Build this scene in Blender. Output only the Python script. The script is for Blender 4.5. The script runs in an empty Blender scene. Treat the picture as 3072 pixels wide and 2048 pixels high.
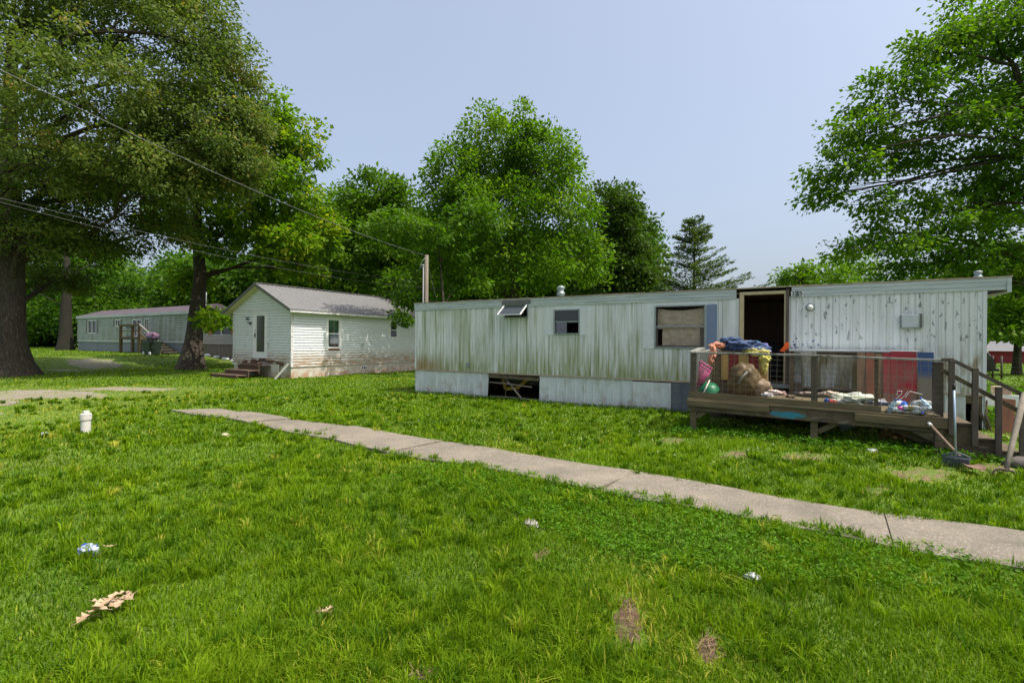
import bpy, math, random
import numpy as np
from mathutils import Vector, Matrix, noise as mnoise
R = math.radians
random.seed(7); rng = np.random.default_rng(7)
S = bpy.context.scene; COL = S.collection
# ------------------------------------------------------------------ camera, sky, sun
H = 1.7; FPX = 1130.0; ROLL = math.atan(.0085); YAW = R(30.75)
cam = bpy.data.cameras.new('camera'); camo = bpy.data.objects.new('camera', cam); COL.objects.link(camo)
cam.sensor_width = 36; cam.lens = FPX/2352*36; cam.clip_start = .05; cam.clip_end = 2000
cam.shift_y = 4/2352
camo.matrix_world = Matrix.Translation((0, 0, H)) @ Matrix.Rotation(YAW, 4, 'Z') @ Matrix.Rotation(R(90), 4, 'X') @ Matrix.Rotation(ROLL, 4, 'Z')
S.camera = camo
S.render.resolution_x = 1024; S.render.resolution_y = 682
SUN_EL, SUN_AZ = R(61), R(5)
sd = Vector((math.cos(SUN_EL)*math.cos(SUN_AZ), math.cos(SUN_EL)*math.sin(SUN_AZ), math.sin(SUN_EL)))
w = bpy.data.worlds.new('World'); S.world = w; w.use_nodes = True
nt = w.node_tree; sk = nt.nodes.new('ShaderNodeTexSky'); sk.sky_type = 'NISHITA'; sk.sun_disc = False
sk.sun_elevation = SUN_EL; sk.sun_rotation = R(90)-SUN_AZ; sk.dust_density = 7.0; sk.air_density = 1.0; sk.ozone_density = 2.2
bg = nt.nodes['Background']; bg.inputs[1].default_value = .15
hz = nt.nodes.new('ShaderNodeMix'); hz.data_type = 'RGBA'; hz.inputs[0].default_value = .52; hz.inputs[7].default_value = (1.72, 1.95, 2.28, 1)   # thin even summer haze over the sky
nt.links.new(sk.outputs[0], hz.inputs[6]); nt.links.new(hz.outputs[2], bg.inputs[0])
sl = bpy.data.lights.new('sun', 'SUN'); sl.energy = 2.6; sl.angle = R(.6); sl.color = (1, .95, .86)
so = bpy.data.objects.new('sun', sl); COL.objects.link(so); so.rotation_euler = sd.to_track_quat('Z', 'Y').to_euler()
S.view_settings.view_transform = 'Standard'; S.view_settings.look = 'None'; S.view_settings.exposure = 1.05; S.view_settings.gamma = 1

# ------------------------------------------------------------------ surveying helpers (photo px at 2352 wide -> metres)
def ray(px, py):
    u = px-1176; v = 788-py; c, s = math.cos(ROLL), math.sin(ROLL)
    r = (u*c-v*s)/FPX; z = (u*s+v*c)/FPX; cy, sy = math.cos(YAW), math.sin(YAW)
    return (r*cy-sy, r*sy+cy, z)
def G(px, py, z=0):
    d = ray(px, py); t = (z-H)/d[2]; return Vector((d[0]*t, d[1]*t, z))
def WY(px, py, y):
    d = ray(px, py); t = y/d[1]; return Vector((d[0]*t, y, H+d[2]*t))
def DP(px, py, dep):
    d = ray(px, py); t = dep/(-d[0]*math.sin(YAW)+d[1]*math.cos(YAW)); return Vector((d[0]*t, d[1]*t, H+d[2]*t))
def sst(a, b, x):
    t = np.clip((np.asarray(x, float)-a)/(b-a), 0, 1); return t*t*(3-2*t)
def gz(x, y):
    x = np.asarray(x, float); y = np.asarray(y, float)
    z = .02*np.sin(x*.9+1.3)*np.cos(y*.7)+.012*np.sin(x*2.1+y*1.7)
    z = z+.56*sst(-35, -43, x)+.13*np.exp(-((x-3.6)**2+(y-13.5)**2)/5)
    return z
def gzf(x, y): return float(gz(x, y))

# ------------------------------------------------------------------ materials
def mk(name):
    m = bpy.data.materials.new(name); m.use_nodes = True
    return m, m.node_tree, m.node_tree.nodes['Principled BSDF']
def rgba(c): return (c[0], c[1], c[2], 1)
def M(name, col, rough=.7, col2=None, sc=4, st=(1, 1, 1), bump=0, bsc=None, metal=0, spec=.3, layers=(), lo=.35, hi=.65, vcol=None):
    m, t, b = mk(name); N = t.nodes; L = t.links
    tc = N.new('ShaderNodeTexCoord'); out = None
    def nz(scale, stretch, seed=0, det=6):
        mp = N.new('ShaderNodeMapping'); mp.inputs['Scale'].default_value = stretch; mp.inputs['Location'].default_value = (seed*3.7, seed*1.3, seed*2.1)
        L.new(tc.outputs['Object'], mp.inputs[0]); n = N.new('ShaderNodeTexNoise'); n.inputs['Scale'].default_value = scale
        n.inputs['Detail'].default_value = det; n.inputs['Roughness'].default_value = .6; L.new(mp.outputs[0], n.inputs['Vector']); return n
    def mr(sock, a, b2, c=0, d=1):
        r = N.new('ShaderNodeMapRange'); r.inputs[1].default_value = a; r.inputs[2].default_value = b2
        r.inputs[3].default_value = c; r.inputs[4].default_value = d; L.new(sock, r.inputs[0]); return r.outputs[0]
    def mix(fac, a, c):
        x = N.new('ShaderNodeMix'); x.data_type = 'RGBA'; L.new(fac, x.inputs[0])
        if isinstance(a, tuple): x.inputs[6].default_value = a
        else: L.new(a, x.inputs[6])
        x.inputs[7].default_value = rgba(c); return x.outputs[2]
    out = rgba(col)
    n0 = nz(sc, st)
    if col2 is not None: out = mix(mr(n0.outputs['Fac'], lo, hi), out, col2)
    sep = None
    for i, l in enumerate(layers):
        f = mr(nz(l.get('sc', 5), l.get('st', (1, 1, 1)), i+1).outputs['Fac'], l.get('lo', .5), l.get('hi', .65), 0, l.get('amt', 1))
        for key, ax in (('xr', 0), ('zr', 2), ('yr', 1)):
            if key in l:
                if sep is None: sep = N.new('ShaderNodeSeparateXYZ'); L.new(tc.outputs['Object'], sep.inputs[0])
                g = mr(sep.outputs[ax], l[key][0], l[key][1]); q = N.new('ShaderNodeMath'); q.operation = 'MULTIPLY'
                L.new(f, q.inputs[0]); L.new(g, q.inputs[1]); f = q.outputs[0]
        out = mix(f, out, l['col'])
    if isinstance(out, tuple): b.inputs['Base Color'].default_value = out
    else: L.new(out, b.inputs['Base Color'])
    b.inputs['Roughness'].default_value = rough; b.inputs['Metallic'].default_value = metal; b.inputs['Specular IOR Level'].default_value = spec
    if bump:
        bn = N.new('ShaderNodeBump'); bn.inputs['Strength'].default_value = bump; bn.inputs['Distance'].default_value = .02
        L.new(nz(bsc or sc*4, st, 9).outputs['Fac'], bn.inputs['Height']); L.new(bn.outputs[0], b.inputs['Normal'])
    return m
def leafmat(name, dark, light, dry, trans=.35, rough=.5, spc=.16):
    m, t, b = mk(name); N = t.nodes; L = t.links
    a = N.new('ShaderNodeAttribute'); a.attribute_name = 'tint'
    r = N.new('ShaderNodeValToRGB'); r.color_ramp.elements[0].color = rgba(dark); r.color_ramp.elements[1].color = rgba(dry)
    e = r.color_ramp.elements.new(.8); e.color = rgba(light); r.color_ramp.elements[0].position = 0; r.color_ramp.elements[-1].position = 1
    L.new(a.outputs['Fac'], r.inputs[0]); L.new(r.outputs[0], b.inputs['Base Color']); b.inputs['Roughness'].default_value = rough
    b.inputs['Specular IOR Level'].default_value = spc
    tr = N.new('ShaderNodeBsdfTranslucent'); g = N.new('ShaderNodeMix'); g.data_type = 'RGBA'; g.blend_type = 'MULTIPLY'; g.inputs[0].default_value = 1
    L.new(r.outputs[0], g.inputs[6]); g.inputs[7].default_value = (1.35, 1.5, .6, 1); L.new(g.outputs[2], tr.inputs[0])
    mx = N.new('ShaderNodeMixShader'); mx.inputs[0].default_value = trans; L.new(b.outputs[0], mx.inputs[1]); L.new(tr.outputs[0], mx.inputs[2])
    L.new(mx.outputs[0], N['Material Output'].inputs[0]); return m
def glassmat(name, tint=(.9, .95, .95), refl=.12, bl=.35):
    m, t, b = mk(name); N = t.nodes; L = t.links; N.remove(b)
    tr = N.new('ShaderNodeBsdfTransparent'); tr.inputs[0].default_value = rgba(tint); gl = N.new('ShaderNodeBsdfGlossy'); gl.inputs['Roughness'].default_value = .03
    fr = N.new('ShaderNodeLayerWeight'); fr.inputs[0].default_value = bl
    ad = N.new('ShaderNodeMath'); ad.operation = 'ADD'; ad.inputs[1].default_value = refl; L.new(fr.outputs[0], ad.inputs[0])
    mx = N.new('ShaderNodeMixShader'); L.new(ad.outputs[0], mx.inputs[0]); L.new(tr.outputs[0], mx.inputs[1]); L.new(gl.outputs[0], mx.inputs[2])
    L.new(mx.outputs[0], N['Material Output'].inputs[0]); return m
GREEN = (.16, .20, .055)
m_side = M('trailer_siding', (.70, .715, .71), .5, (.60, .62, .61), 3, (2, 1, .1), bump=.15, bsc=30, layers=[
    dict(col=(.36, .37, .31), sc=8, st=(3, 1, .06), lo=.45, hi=.65, amt=.45),
    dict(col=(.27, .31, .14), sc=1.1, st=(1, 1, .35), lo=.50, hi=.66, amt=.6, xr=(10.5, 8.5)),
    dict(col=GREEN, sc=5, st=(2.6, 1, .10), lo=.50, hi=.68, amt=.8, xr=(10.5, 8.5)),
    dict(col=(.22, .17, .08), sc=3, st=(2, 1, .6), lo=.42, hi=.58, amt=.85, zr=(1.75, 1.45), xr=(9.8, 10.4)),
    dict(col=(.22, .25, .06), sc=7, st=(2.5, 1, .25), lo=.38, hi=.62, amt=.85, zr=(1.75, .85), xr=(12, 8.0)),
    dict(col=(.18, .21, .07), sc=6, st=(2.5, 1, .15), lo=.45, hi=.62, amt=.7, zr=(1.4, .85)),
    dict(col=(.30, .17, .06), sc=3, st=(2, 1, .5), lo=.3, hi=.5, amt=.7, zr=(1.35, 1.0), xr=(1.4, .6)),
    dict(col=(.26, .15, .05), sc=6, st=(3, 1, .1), lo=.62, hi=.7, amt=.8, zr=(1.5, 1.1)),
    dict(col=(.11, .12, .13), sc=9, st=(1.6, 1, .7), lo=.60, hi=.66, amt=.8, xr=(10.9, 11.4), zr=(1.5, 1.9)),
    dict(col=(.18, .19, .16), sc=25, st=(1.5, 1, .4), lo=.64, hi=.70, amt=.6)])
m_flat = M('trailer_flat_panel', (.64, .66, .66), .45, (.56, .58, .58), 4, (1, 1, .3), layers=[dict(col=GREEN, sc=8, st=(2, 1, .3), lo=.6, hi=.75, amt=.5)])
m_fascia = M('trailer_fascia', (.52, .55, .55), .45, (.36, .41, .42), 3, (.3, 1, 4), layers=[dict(col=(.2, .25, .1), sc=5, st=(.5, 1, 4), lo=.52, hi=.7, amt=.6, xr=(10, 7)), dict(col=(.15, .17, .18), sc=14, st=(.6, 1, 1.2), lo=.62, hi=.68, amt=.5)])
m_roofedge = M('rusty_roof_edge', (.30, .22, .15), .9, (.42, .36, .28), 9, bump=.5)
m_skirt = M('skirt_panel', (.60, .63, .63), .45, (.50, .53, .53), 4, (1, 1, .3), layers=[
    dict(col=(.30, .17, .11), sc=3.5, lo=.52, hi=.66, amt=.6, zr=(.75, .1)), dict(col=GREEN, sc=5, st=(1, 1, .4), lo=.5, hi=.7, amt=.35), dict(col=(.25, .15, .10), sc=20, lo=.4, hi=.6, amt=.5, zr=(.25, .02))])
m_darkpanel = M('dark_grey_panel', (.10, .11, .13), .6, (.14, .15, .17), 5)
m_blue = M('slate_blue_panel', (.15, .20, .30), .5, (.17, .22, .31), 6)
m_alu = M('weathered_aluminium', (.28, .31, .31), .45, (.2, .24, .23), 12, metal=.3, spec=.5)
m_curtain = M('dusty_curtain', (.78, .68, .60), .9, (.66, .55, .47), 6, (1, 1, 3), bump=.3, layers=[dict(col=(.25, .17, .13), sc=18, lo=.6, hi=.7, amt=.5)])
m_dark = M('dark_interior', (.035, .025, .02), .9, (.05, .035, .028), 3)
m_brownwall = M('brown_panelled_interior', (.16, .10, .065), .6, (.12, .075, .05), 3, (4, 1, .4))
m_cream = M('cream_door_frame', (.50, .42, .26), .6, (.42, .34, .2), 6)
m_black = M('black_paint', (.02, .02, .022), .5)
m_white = M('white_paint', (.72, .72, .70), .5, (.62, .62, .6), 10)
m_hwhite = M('house_siding_paint', (.70, .72, .73), .6, (.64, .66, .66), 3, (1, 1, 2), bump=.1, layers=[
    dict(col=(.42, .27, .14), sc=2.2, st=(1, 1, 5), lo=.32, hi=.56, amt=.8, zr=(1.35, .75)),
    dict(col=(.24, .12, .05), sc=4, st=(.8, .8, 9), lo=.52, hi=.64, amt=.8, zr=(1.25, .8)),
    dict(col=(.16, .18, .07), sc=1.7, lo=.62, hi=.72, amt=.8, zr=(2.4, 1.6)),
    dict(col=(.2, .2, .18), sc=16, st=(.4, .4, 3), lo=.64, hi=.7, amt=.5)])
m_found = M('painted_block', (.55, .52, .45), .9, (.46, .44, .38), 6, bump=.4, layers=[dict(col=(.34, .18, .09), sc=3, lo=.38, hi=.62, amt=.85, zr=(.55, .15))])
m_hroof = M('grey_metal_roof', (.185, .18, .18), .5, (.165, .16, .16), 2, (1, 1, 1), metal=.1, spec=.3)
m_trimgrey = M('charcoal_trim', (.10, .105, .10), .5, (.13, .13, .12), 5)
m_peel = M('peeling_fascia_paint', (.62, .62, .60), .6, (.38, .36, .36), 7, (.5, 2, 2), lo=.45, hi=.6)
m_soffit = M('cream_soffit', (.55, .50, .34), .7)
m_wood = M('weathered_deck_wood', (.13, .095, .058), .85, (.07, .052, .035), 3, (1.5, 1.5, 1.5), bump=.5, bsc=30, layers=[dict(col=(.14, .15, .05), sc=2.5, lo=.52, hi=.68, amt=.6), dict(col=(.26, .22, .17), sc=9, st=(.5, 2, 2), lo=.58, hi=.7, amt=.6)])
m_wood2 = M('greenish_tan_board', (.155, .12, .065), .85, (.10, .08, .045), 4, (.6, 2, 3), bump=.4, bsc=30, layers=[dict(col=(.10, .08, .05), sc=7, st=(.4, 2, 4), lo=.55, hi=.68, amt=.6)])
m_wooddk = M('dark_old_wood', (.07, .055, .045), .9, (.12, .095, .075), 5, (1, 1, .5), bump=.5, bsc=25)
m_railtop = M('grey_rail_wood', (.17, .17, .15), .85, (.27, .26, .23), 7, (.5, 2, 2), bump=.4, layers=[dict(col=(.06, .06, .06), sc=6, lo=.55, hi=.65, amt=.8)])
m_redwood = M('red_brown_board', (.20, .085, .045), .8, (.13, .06, .035), 4, (2, 2, .4), bump=.3)
m_wire = M('galvanised_wire', (.20, .17, .12), .5, metal=.4)
m_conc = M('sidewalk_concrete', (.215, .184, .138), .9, (.155, .134, .102), 1.6, bump=.5, bsc=60, layers=[
    dict(col=(.32, .275, .23), sc=45, lo=.52, hi=.6, amt=.7), dict(col=(.12, .108, .085), sc=1.4, lo=.48, hi=.68, amt=.65), dict(col=(.10, .13, .04), sc=4, lo=.6, hi=.72, amt=.5), dict(col=(.10, .09, .08), sc=70, lo=.62, hi=.68, amt=.7)])
m_dirt = M('bare_dirt', (.19, .125, .075), .95, (.12, .075, .045), 6, bump=.8, bsc=40, layers=[dict(col=(.30, .22, .13), sc=30, lo=.55, hi=.62, amt=.7), dict(col=(.09, .15, .015), sc=5, lo=.42, hi=.54, amt=.9)])
m_gravel = M('pale_gravel', (.28, .24, .185), .95, (.17, .145, .105), 9, bump=1, bsc=60, layers=[dict(col=(.15, .17, .05), sc=1.5, lo=.42, hi=.6, amt=.8), dict(col=(.42, .37, .33), sc=40, lo=.55, hi=.6, amt=.7)])
m_ground = M('turf_soil', (.075, .13, .010), .95, (.11, .18, .012), 1.1, bump=.8, bsc=30, layers=[
    dict(col=(.13, .12, .03), sc=.9, lo=.52, hi=.68, amt=.6), dict(col=(.05, .09, .015), sc=9, lo=.45, hi=.6, amt=.7), dict(col=(.15, .24, .03), sc=30, lo=.52, hi=.6, amt=.6)])
m_bark = M('tree_bark', (.060, .047, .034), .95, (.032, .025, .019), 5, (3, 3, .5), bump=1, bsc=9, layers=[dict(col=(.17, .14, .11), sc=7, st=(3, 3, .5), lo=.55, hi=.68, amt=.7), dict(col=(.06, .08, .03), sc=2, lo=.55, hi=.7, amt=.5)])
m_pole = M('grey_pole_wood', (.20, .175, .135), .9, (.14, .12, .095), 5, (4, 4, .3), bump=.3)
m_glass = glassmat('window_glass'); m_glasslow = glassmat('dusty_window_glass', (.9, .88, .85), .0, .12); m_glassdk = M('dark_glass', (.03, .035, .035), .06, spec=.8)
m_wirecable = M('cable_sheath', (.12, .12, .13), .6); m_cablelt = M('bare_aluminium_cable', (.20, .20, .21), .5)

# ------------------------------------------------------------------ mesh building
class MB:
    def __init__(s): s.v = []; s.f = []
    def add(s, vs, fs):
        o = len(s.v); s.v += [tuple(v) for v in vs]; s.f += [tuple(i+o for i in f) for f in fs]; return s
    def box(s, x0, x1, y0, y1, z0, z1):
        if x0 > x1: x0, x1 = x1, x0
        if y0 > y1: y0, y1 = y1, y0
        if z0 > z1: z0, z1 = z1, z0
        return s.add([(x0,y0,z0),(x1,y0,z0),(x1,y1,z0),(x0,y1,z0),(x0,y0,z1),(x1,y0,z1),(x1,y1,z1),(x0,y1,z1)],
                     [(0,3,2,1),(4,5,6,7),(0,1,5,4),(1,2,6,5),(2,3,7,6),(3,0,4,7)])
    def bar(s, p, q, w, h, up=(0, 0, 1)):
        p = Vector(p); q = Vector(q); d = (q-p).normalized(); u = Vector(up)
        if abs(d.dot(u)) > .98: u = Vector((0, 1, 0))
        a = d.cross(u).normalized()*w/2; b = a.cross(d).normalized()*h/2
        return s.add([p-a-b, p+a-b, p+a+b, p-a+b, q-a-b, q+a-b, q+a+b, q-a+b], [(0,1,2,3),(7,6,5,4),(0,4,5,1),(1,5,6,2),(2,6,7,3),(3,7,4,0)])
    def tube(s, pts, rad, n=8, cap=True):
        pts = [Vector(p) for p in pts]; rings = []
        if not hasattr(rad, '__len__'): rad = [rad]*len(pts)
        ref = Vector((.31, .77, .55))
        for i, p in enumerate(pts):
            d = (pts[min(i+1, len(pts)-1)]-pts[max(i-1, 0)]).normalized(); a = d.cross(ref).normalized(); b = d.cross(a)
            rings.append([p+(a*math.cos(k*2*math.pi/n)+b*math.sin(k*2*math.pi/n))*rad[i] for k in range(n)])
        vs = [v for r in rings for v in r]; fs = []
        for i in range(len(pts)-1):
            for k in range(n): fs.append((i*n+k, i*n+(k+1) % n, (i+1)*n+(k+1) % n, (i+1)*n+k))
        if cap: fs += [tuple(range(n))[::-1], tuple((len(pts)-1)*n+k for k in range(n))]
        return s.add(vs, fs)
    def lathe(s, c, prof, n=16, axis=None):
        rot = Matrix.Identity(3) if axis is None else Vector(axis).to_track_quat('Z', 'Y').to_matrix()
        vs = [Vector(c)+rot @ Vector((r*math.cos(2*math.pi*k/n), r*math.sin(2*math.pi*k/n), z)) for r, z in prof for k in range(n)]
        fs = [(i*n+k, i*n+(k+1) % n, (i+1)*n+(k+1) % n, (i+1)*n+k) for i in range(len(prof)-1) for k in range(n)]
        fs += [tuple(range(n))[::-1], tuple((len(prof)-1)*n+k for k in range(n))]
        return s.add(vs, fs)
    def prism(s, poly, ext):
        n = len(poly); e = Vector(ext); P = [Vector(p) for p in poly]
        return s.add(P+[p+e for p in P], [tuple(range(n)), tuple(range(n, 2*n))[::-1]]+[(i, (i+1) % n+0, (i+1) % n+n, i+n)[::-1] for i in range(n)])
    def lump(s, c, r, amp=.25, f=2., seed=0, sub=3, flat=None, ridg=False):
        import bmesh
        bm = bmesh.new(); bmesh.ops.create_icosphere(bm, subdivisions=sub, radius=1); c = Vector(c); vs = []
        for v in bm.verts:
            p = v.co.copy(); q = p*f+Vector((seed*3.1, seed*1.7, seed))
            k = mnoise.fractal(q, .9, 2.1, 4)
            if ridg: k = abs(k)*2-.5
            p = p*(1+amp*k); p = Vector((p.x*r[0], p.y*r[1], p.z*r[2]))
            if flat is not None and p.z < flat: p.z = flat+(p.z-flat)*.1
            vs.append(c+p)
        s.add(vs, [tuple(v.index for v in f_.verts) for f_ in bm.faces]); bm.free(); return s
def thing(name, label, cat, loc, group=None):
    o = bpy.data.objects.new(name, None); o.empty_display_size = .3; COL.objects.link(o); o.location = loc
    o['label'] = label; o['category'] = cat
    if group: o['group'] = group
    return o
def worldloc(o):
    l = Vector((0, 0, 0))
    while o is not None: l += o.location; o = o.parent
    return l
def part(name, mb, mat, parent=None, smooth=False, bevel=0, label=None, origin=None):
    me = bpy.data.meshes.new(name); base = worldloc(parent) if parent else Vector(origin or (0, 0, 0))
    me.from_pydata([(v[0]-base.x, v[1]-base.y, v[2]-base.z) for v in mb.v], [], mb.f); me.update()
    for m in (mat if isinstance(mat, (list, tuple)) else [mat]): me.materials.append(m)
    if smooth: me.polygons.foreach_set('use_smooth', [True]*len(me.polygons))
    o = bpy.data.objects.new(name, me); COL.objects.link(o)
    if parent: o.parent = parent
    else: o.location = base
    if bevel:
        b = o.modifiers.new('bevel', 'BEVEL'); b.width = bevel; b.segments = 1; b.limit_method = 'ANGLE'
    if label: o['label'] = label
    return o
def single(name, mb, mat, label, cat, origin, smooth=False, group=None, bevel=0):
    o = part(name, mb, mat, None, smooth, bevel, origin=origin); o['label'] = label; o['category'] = cat
    if group: o['group'] = group
    return o
def struct(name, mb, mat, kind='structure', smooth=False):
    o = part(name, mb, mat, None, smooth); o['kind'] = kind; return o
def text(name, s, size, loc, mat, parent, rot=(R(90), 0, 0)):
    c = bpy.data.curves.new('t', 'FONT'); c.body = s; c.size = size; c.extrude = .003; c.offset = size*.02; c.align_x = 'CENTER'; c.align_y = 'CENTER'
    t = bpy.data.objects.new('t', c); COL.objects.link(t); bpy.context.view_layer.update()
    me = bpy.data.meshes.new_from_object(t.evaluated_get(bpy.context.evaluated_depsgraph_get())); bpy.data.objects.remove(t)
    mx = Matrix.Translation(Vector(loc)-worldloc(parent)) @ Vector((0, 0, 0)).to_track_quat('Z', 'Y').to_matrix().to_4x4() if False else Matrix.Translation(Vector(loc)-worldloc(parent))
    from mathutils import Euler
    me.transform(mx @ Euler(rot).to_matrix().to_4x4()); me.materials.clear(); me.materials.append(mat)
    o = bpy.data.objects.new(name, me); COL.objects.link(o); o.parent = parent; return o
def gridwall(us, vs, holes, fn):
    """us, vs: sorted lists of (coord, depth); holes: (u0,u1,v0,v1); fn(u,v,d)->point"""
    def ins(l, xs):
        l = list(l)
        for x in xs:
            if any(abs(x-a) < 1e-5 for a, _ in l) or x < l[0][0] or x > l[-1][0]: continue
            for i in range(len(l)-1):
                if l[i][0] < x < l[i+1][0]:
                    t = (x-l[i][0])/(l[i+1][0]-l[i][0]); l.insert(i+1, (x, l[i][1]*(1-t)+l[i+1][1]*t)); break
        return l
    us = ins(us, [h[0] for h in holes]+[h[1] for h in holes]); vs = ins(vs, [h[2] for h in holes]+[h[3] for h in holes])
    mb = MB(); nu, nv = len(us), len(vs)
    mb.v = [tuple(fn(u, v, d+e)) for v, e in vs for u, d in us]
    for j in range(nv-1):
        for i in range(nu-1):
            uc = (us[i][0]+us[i+1][0])/2; vc = (vs[j][0]+vs[j+1][0])/2
            if any(h[0] < uc < h[1] and h[2] < vc < h[3] for h in holes): continue
            mb.f.append((j*nu+i, j*nu+i+1, (j+1)*nu+i+1, (j+1)*nu+i))
    return mb
def ribs(a, b, per, gw, dep, ph=0):
    l = [(a, 0)]; x = a+ph
    while x+gw < b:
        if x > a: l += [(x, 0), (x+gw*.25, dep), (x+gw*.75, dep), (x+gw, 0)]
        x += per
    return l+[(b, 0)]
def laps(a, b, per, dep):
    l = []; z = a
    while z < b-1e-4:
        z2 = min(z+per, b); g = per*.30; l += [(z, dep), (z2-g, dep*.6), (z2-g+.001, -dep*2.6), (z2-.0005, -dep*2.6)]; z = z2
    return l+[(b, dep)]
# ------------------------------------------------------------------ ground
def zone(px, py, rx, ry, z=0):
    c = G(px, py, z); a = G(px+rx, py, z)-c; b = (G(px, py-ry, z)-G(px, py+ry, z))/2; return (c, a, b)
DIRT = [zone(1545, 1010, 38, 8), zone(1690, 1045, 34, 11), zone(1850, 1053, 66, 12), zone(2120, 1090, 80, 15), zone(2285, 1078, 50, 12), zone(1446, 1425, 40, 62), zone(1626, 1480, 26, 42), zone(965, 1558, 45, 12),
        zone(1240, 1285, 22, 9), zone(740, 1405, 22, 8), zone(2010, 1130, 40, 8), zone(930, 897, 30, 3)]
GRAV = [zone(100, 906, 210, 12), zone(290, 894, 130, 4.5), zone(-150, 925, 200, 30)]
GRAV2 = [zone(215, 824, 70, 3.2, .5), zone(150, 834, 50, 1.5, .4), zone(540, 818, 50, 3, .4)]
def inz(x, y, z):
    c, a, b = z; A = np.array([[a.x, b.x], [a.y, b.y]]); I = np.linalg.inv(A)
    dx = x-c.x; dy = y-c.y; u = I[0, 0]*dx+I[0, 1]*dy; v = I[1, 0]*dx+I[1, 1]*dy; return u*u+v*v
n = 340; s = np.linspace(-1, 1, n); cx = 25*s+330*s**5; X, Y = np.meshgrid(cx-8, cx+12); Z = gz(X, Y)
mb = MB(); mb.v = list(zip(X.ravel(), Y.ravel(), Z.ravel())); mb.f = [(j*n+i, j*n+i+1, (j+1)*n+i+1, (j+1)*n+i) for j in range(n-1) for i in range(n-1)]
struct('ground', mb, m_ground, smooth=True)
def patches(name, zs, mat, lift, z0=None):
    mb = MB()
    for k, (c, a, b) in enumerate(zs):
        N = 40; rings = [0, .5, .8, 1.0]; vs = [(c.x, c.y, gzf(c.x, c.y)+lift)]; fs = []
        for q in rings[1:]:
            for i in range(N):
                t = 2*math.pi*i/N; rr = q*.85*(1+.35*mnoise.noise(Vector((math.cos(t)*1.6+k*5, math.sin(t)*1.6, 0)))+.28*mnoise.noise(Vector((math.cos(t)*4+k*5, math.sin(t)*6, 3))))
                p = c+a*math.cos(t)*rr+b*math.sin(t)*rr; vs.append((p.x, p.y, gzf(p.x, p.y)+lift*(1 if q < .9 else .2)))
        for i in range(N): fs.append((0, 1+i, 1+(i+1) % N))
        for r in range(2):
            for i in range(N): fs.append((1+r*N+i, 1+(r+1)*N+i, 1+(r+1)*N+(i+1) % N, 1+r*N+(i+1) % N))
        mb.add(vs, fs)
    return struct(name, mb, mat, smooth=True)
patches('dirt', DIRT[:5]+DIRT[8:], m_dirt, .012)
patches('dark_dirt', DIRT[5:8], M('dark_soil', (.115, .068, .045), .95, (.07, .042, .028), 6, bump=.8, bsc=40, layers=[dict(col=(.24, .16, .09), sc=30, lo=.58, hi=.64, amt=.6), dict(col=(.09, .15, .015), sc=7, lo=.55, hi=.64, amt=.8)]), .012)
patches('gravel_driveway', GRAV+GRAV2, m_gravel, .02)
# sidewalk: slabs along x
def wy0(x): return float(np.interp(x, [-13, -9, -5, 0, 6], [5.95, 5.85, 5.45, 5.25, 5.1]))
def wy1(x): return float(np.interp(x, [-13, -8, -4, 0, 6], [6.75, 6.72, 6.5, 6.2, 6.1]))
J = [-12.95, -11.42, -9.62, -7.75, -5.35, -3.55, -1.95, .68, 3.2, 6]
mb = MB()
for i in range(len(J)-1):
    gp_ = .012 if i < 5 else .005; a, b = J[i]+gp_, J[i+1]-gp_; k = 14; dz = [.0, .012, -.006, .014, 0, .01, .004, .006, 0][i]; top = []; bot = []
    for q in range(k+1):
        x = a+(b-a)*q/k; e = .05*mnoise.noise(Vector((x*1.7, 0, 0))); e2 = .05*mnoise.noise(Vector((x*1.7, 9, 0)))
        sk_ = .10 if i < 6 else .02
        if i == 0: xs = x+.5*(1-q/k)
        else: xs = x
        top.append((xs+sk_, wy1(x)+e2, gzf(x, wy1(x))+.035+dz)); bot.append((x-sk_, wy0(x)+e, gzf(x, wy0(x))+.035+dz))
    vs = bot+top; lo = [(v[0], v[1], v[2]-.14) for v in vs]; m = k+1; fs = []
    for q in range(k):
        fs += [(q, q+1, m+q+1, m+q), (2*m+q, 2*m+q+1, q+1, q), (m+q, m+q+1, 3*m+q+1, 3*m+q)]
    fs += [(0, m, 3*m, 2*m), (m-1, 3*m-1, 4*m-1, 2*m-1)]
    mb.add(vs+lo, fs)
struct('sidewalk', mb, m_conc)
# ------------------------------------------------------------------ main mobile home (225)
TX, TY = -11.28, 12.58; TR = 2.95; TB = TY+3.65; ZB, ZT = .8, 3.0
T = thing('mobile_home', 'long weathered pale green mobile home marked 225, streaked with algae, its front door wide open', 'mobile home', (TX, TY, 0))
def hole(a, b):
    p = WY(*a, TY); q = WY(*b, TY); return (p.x, q.x, q.z, p.z)
hA = hole((1161, 702), (1211, 727)); hB = hole((1275, 714), (1329, 765)); hC = hole((1507, 707), (1617, 796)); hD = hole((1708.7, 674), (1800, 883))
hD = (hD[0], hD[1], .84, 2.86); hC = (hC[0], hC[1], 1.64, 2.64)
prof = ribs(TX, TR, .115, .03, .011, .05)
fl = [(hB[0]-.28, hB[1]+.28), (hC[0]-.28, hD[0]-.55)]
us = [(u, d) for u, d in prof]
wall = gridwall(us, [(ZB, 0), (2.79, 0)], [hA, hB, hC, hD], lambda u, v, d: (u, TY+d, v))
wp = part('front_siding', wall, m_side, T)
fb = MB()
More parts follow.
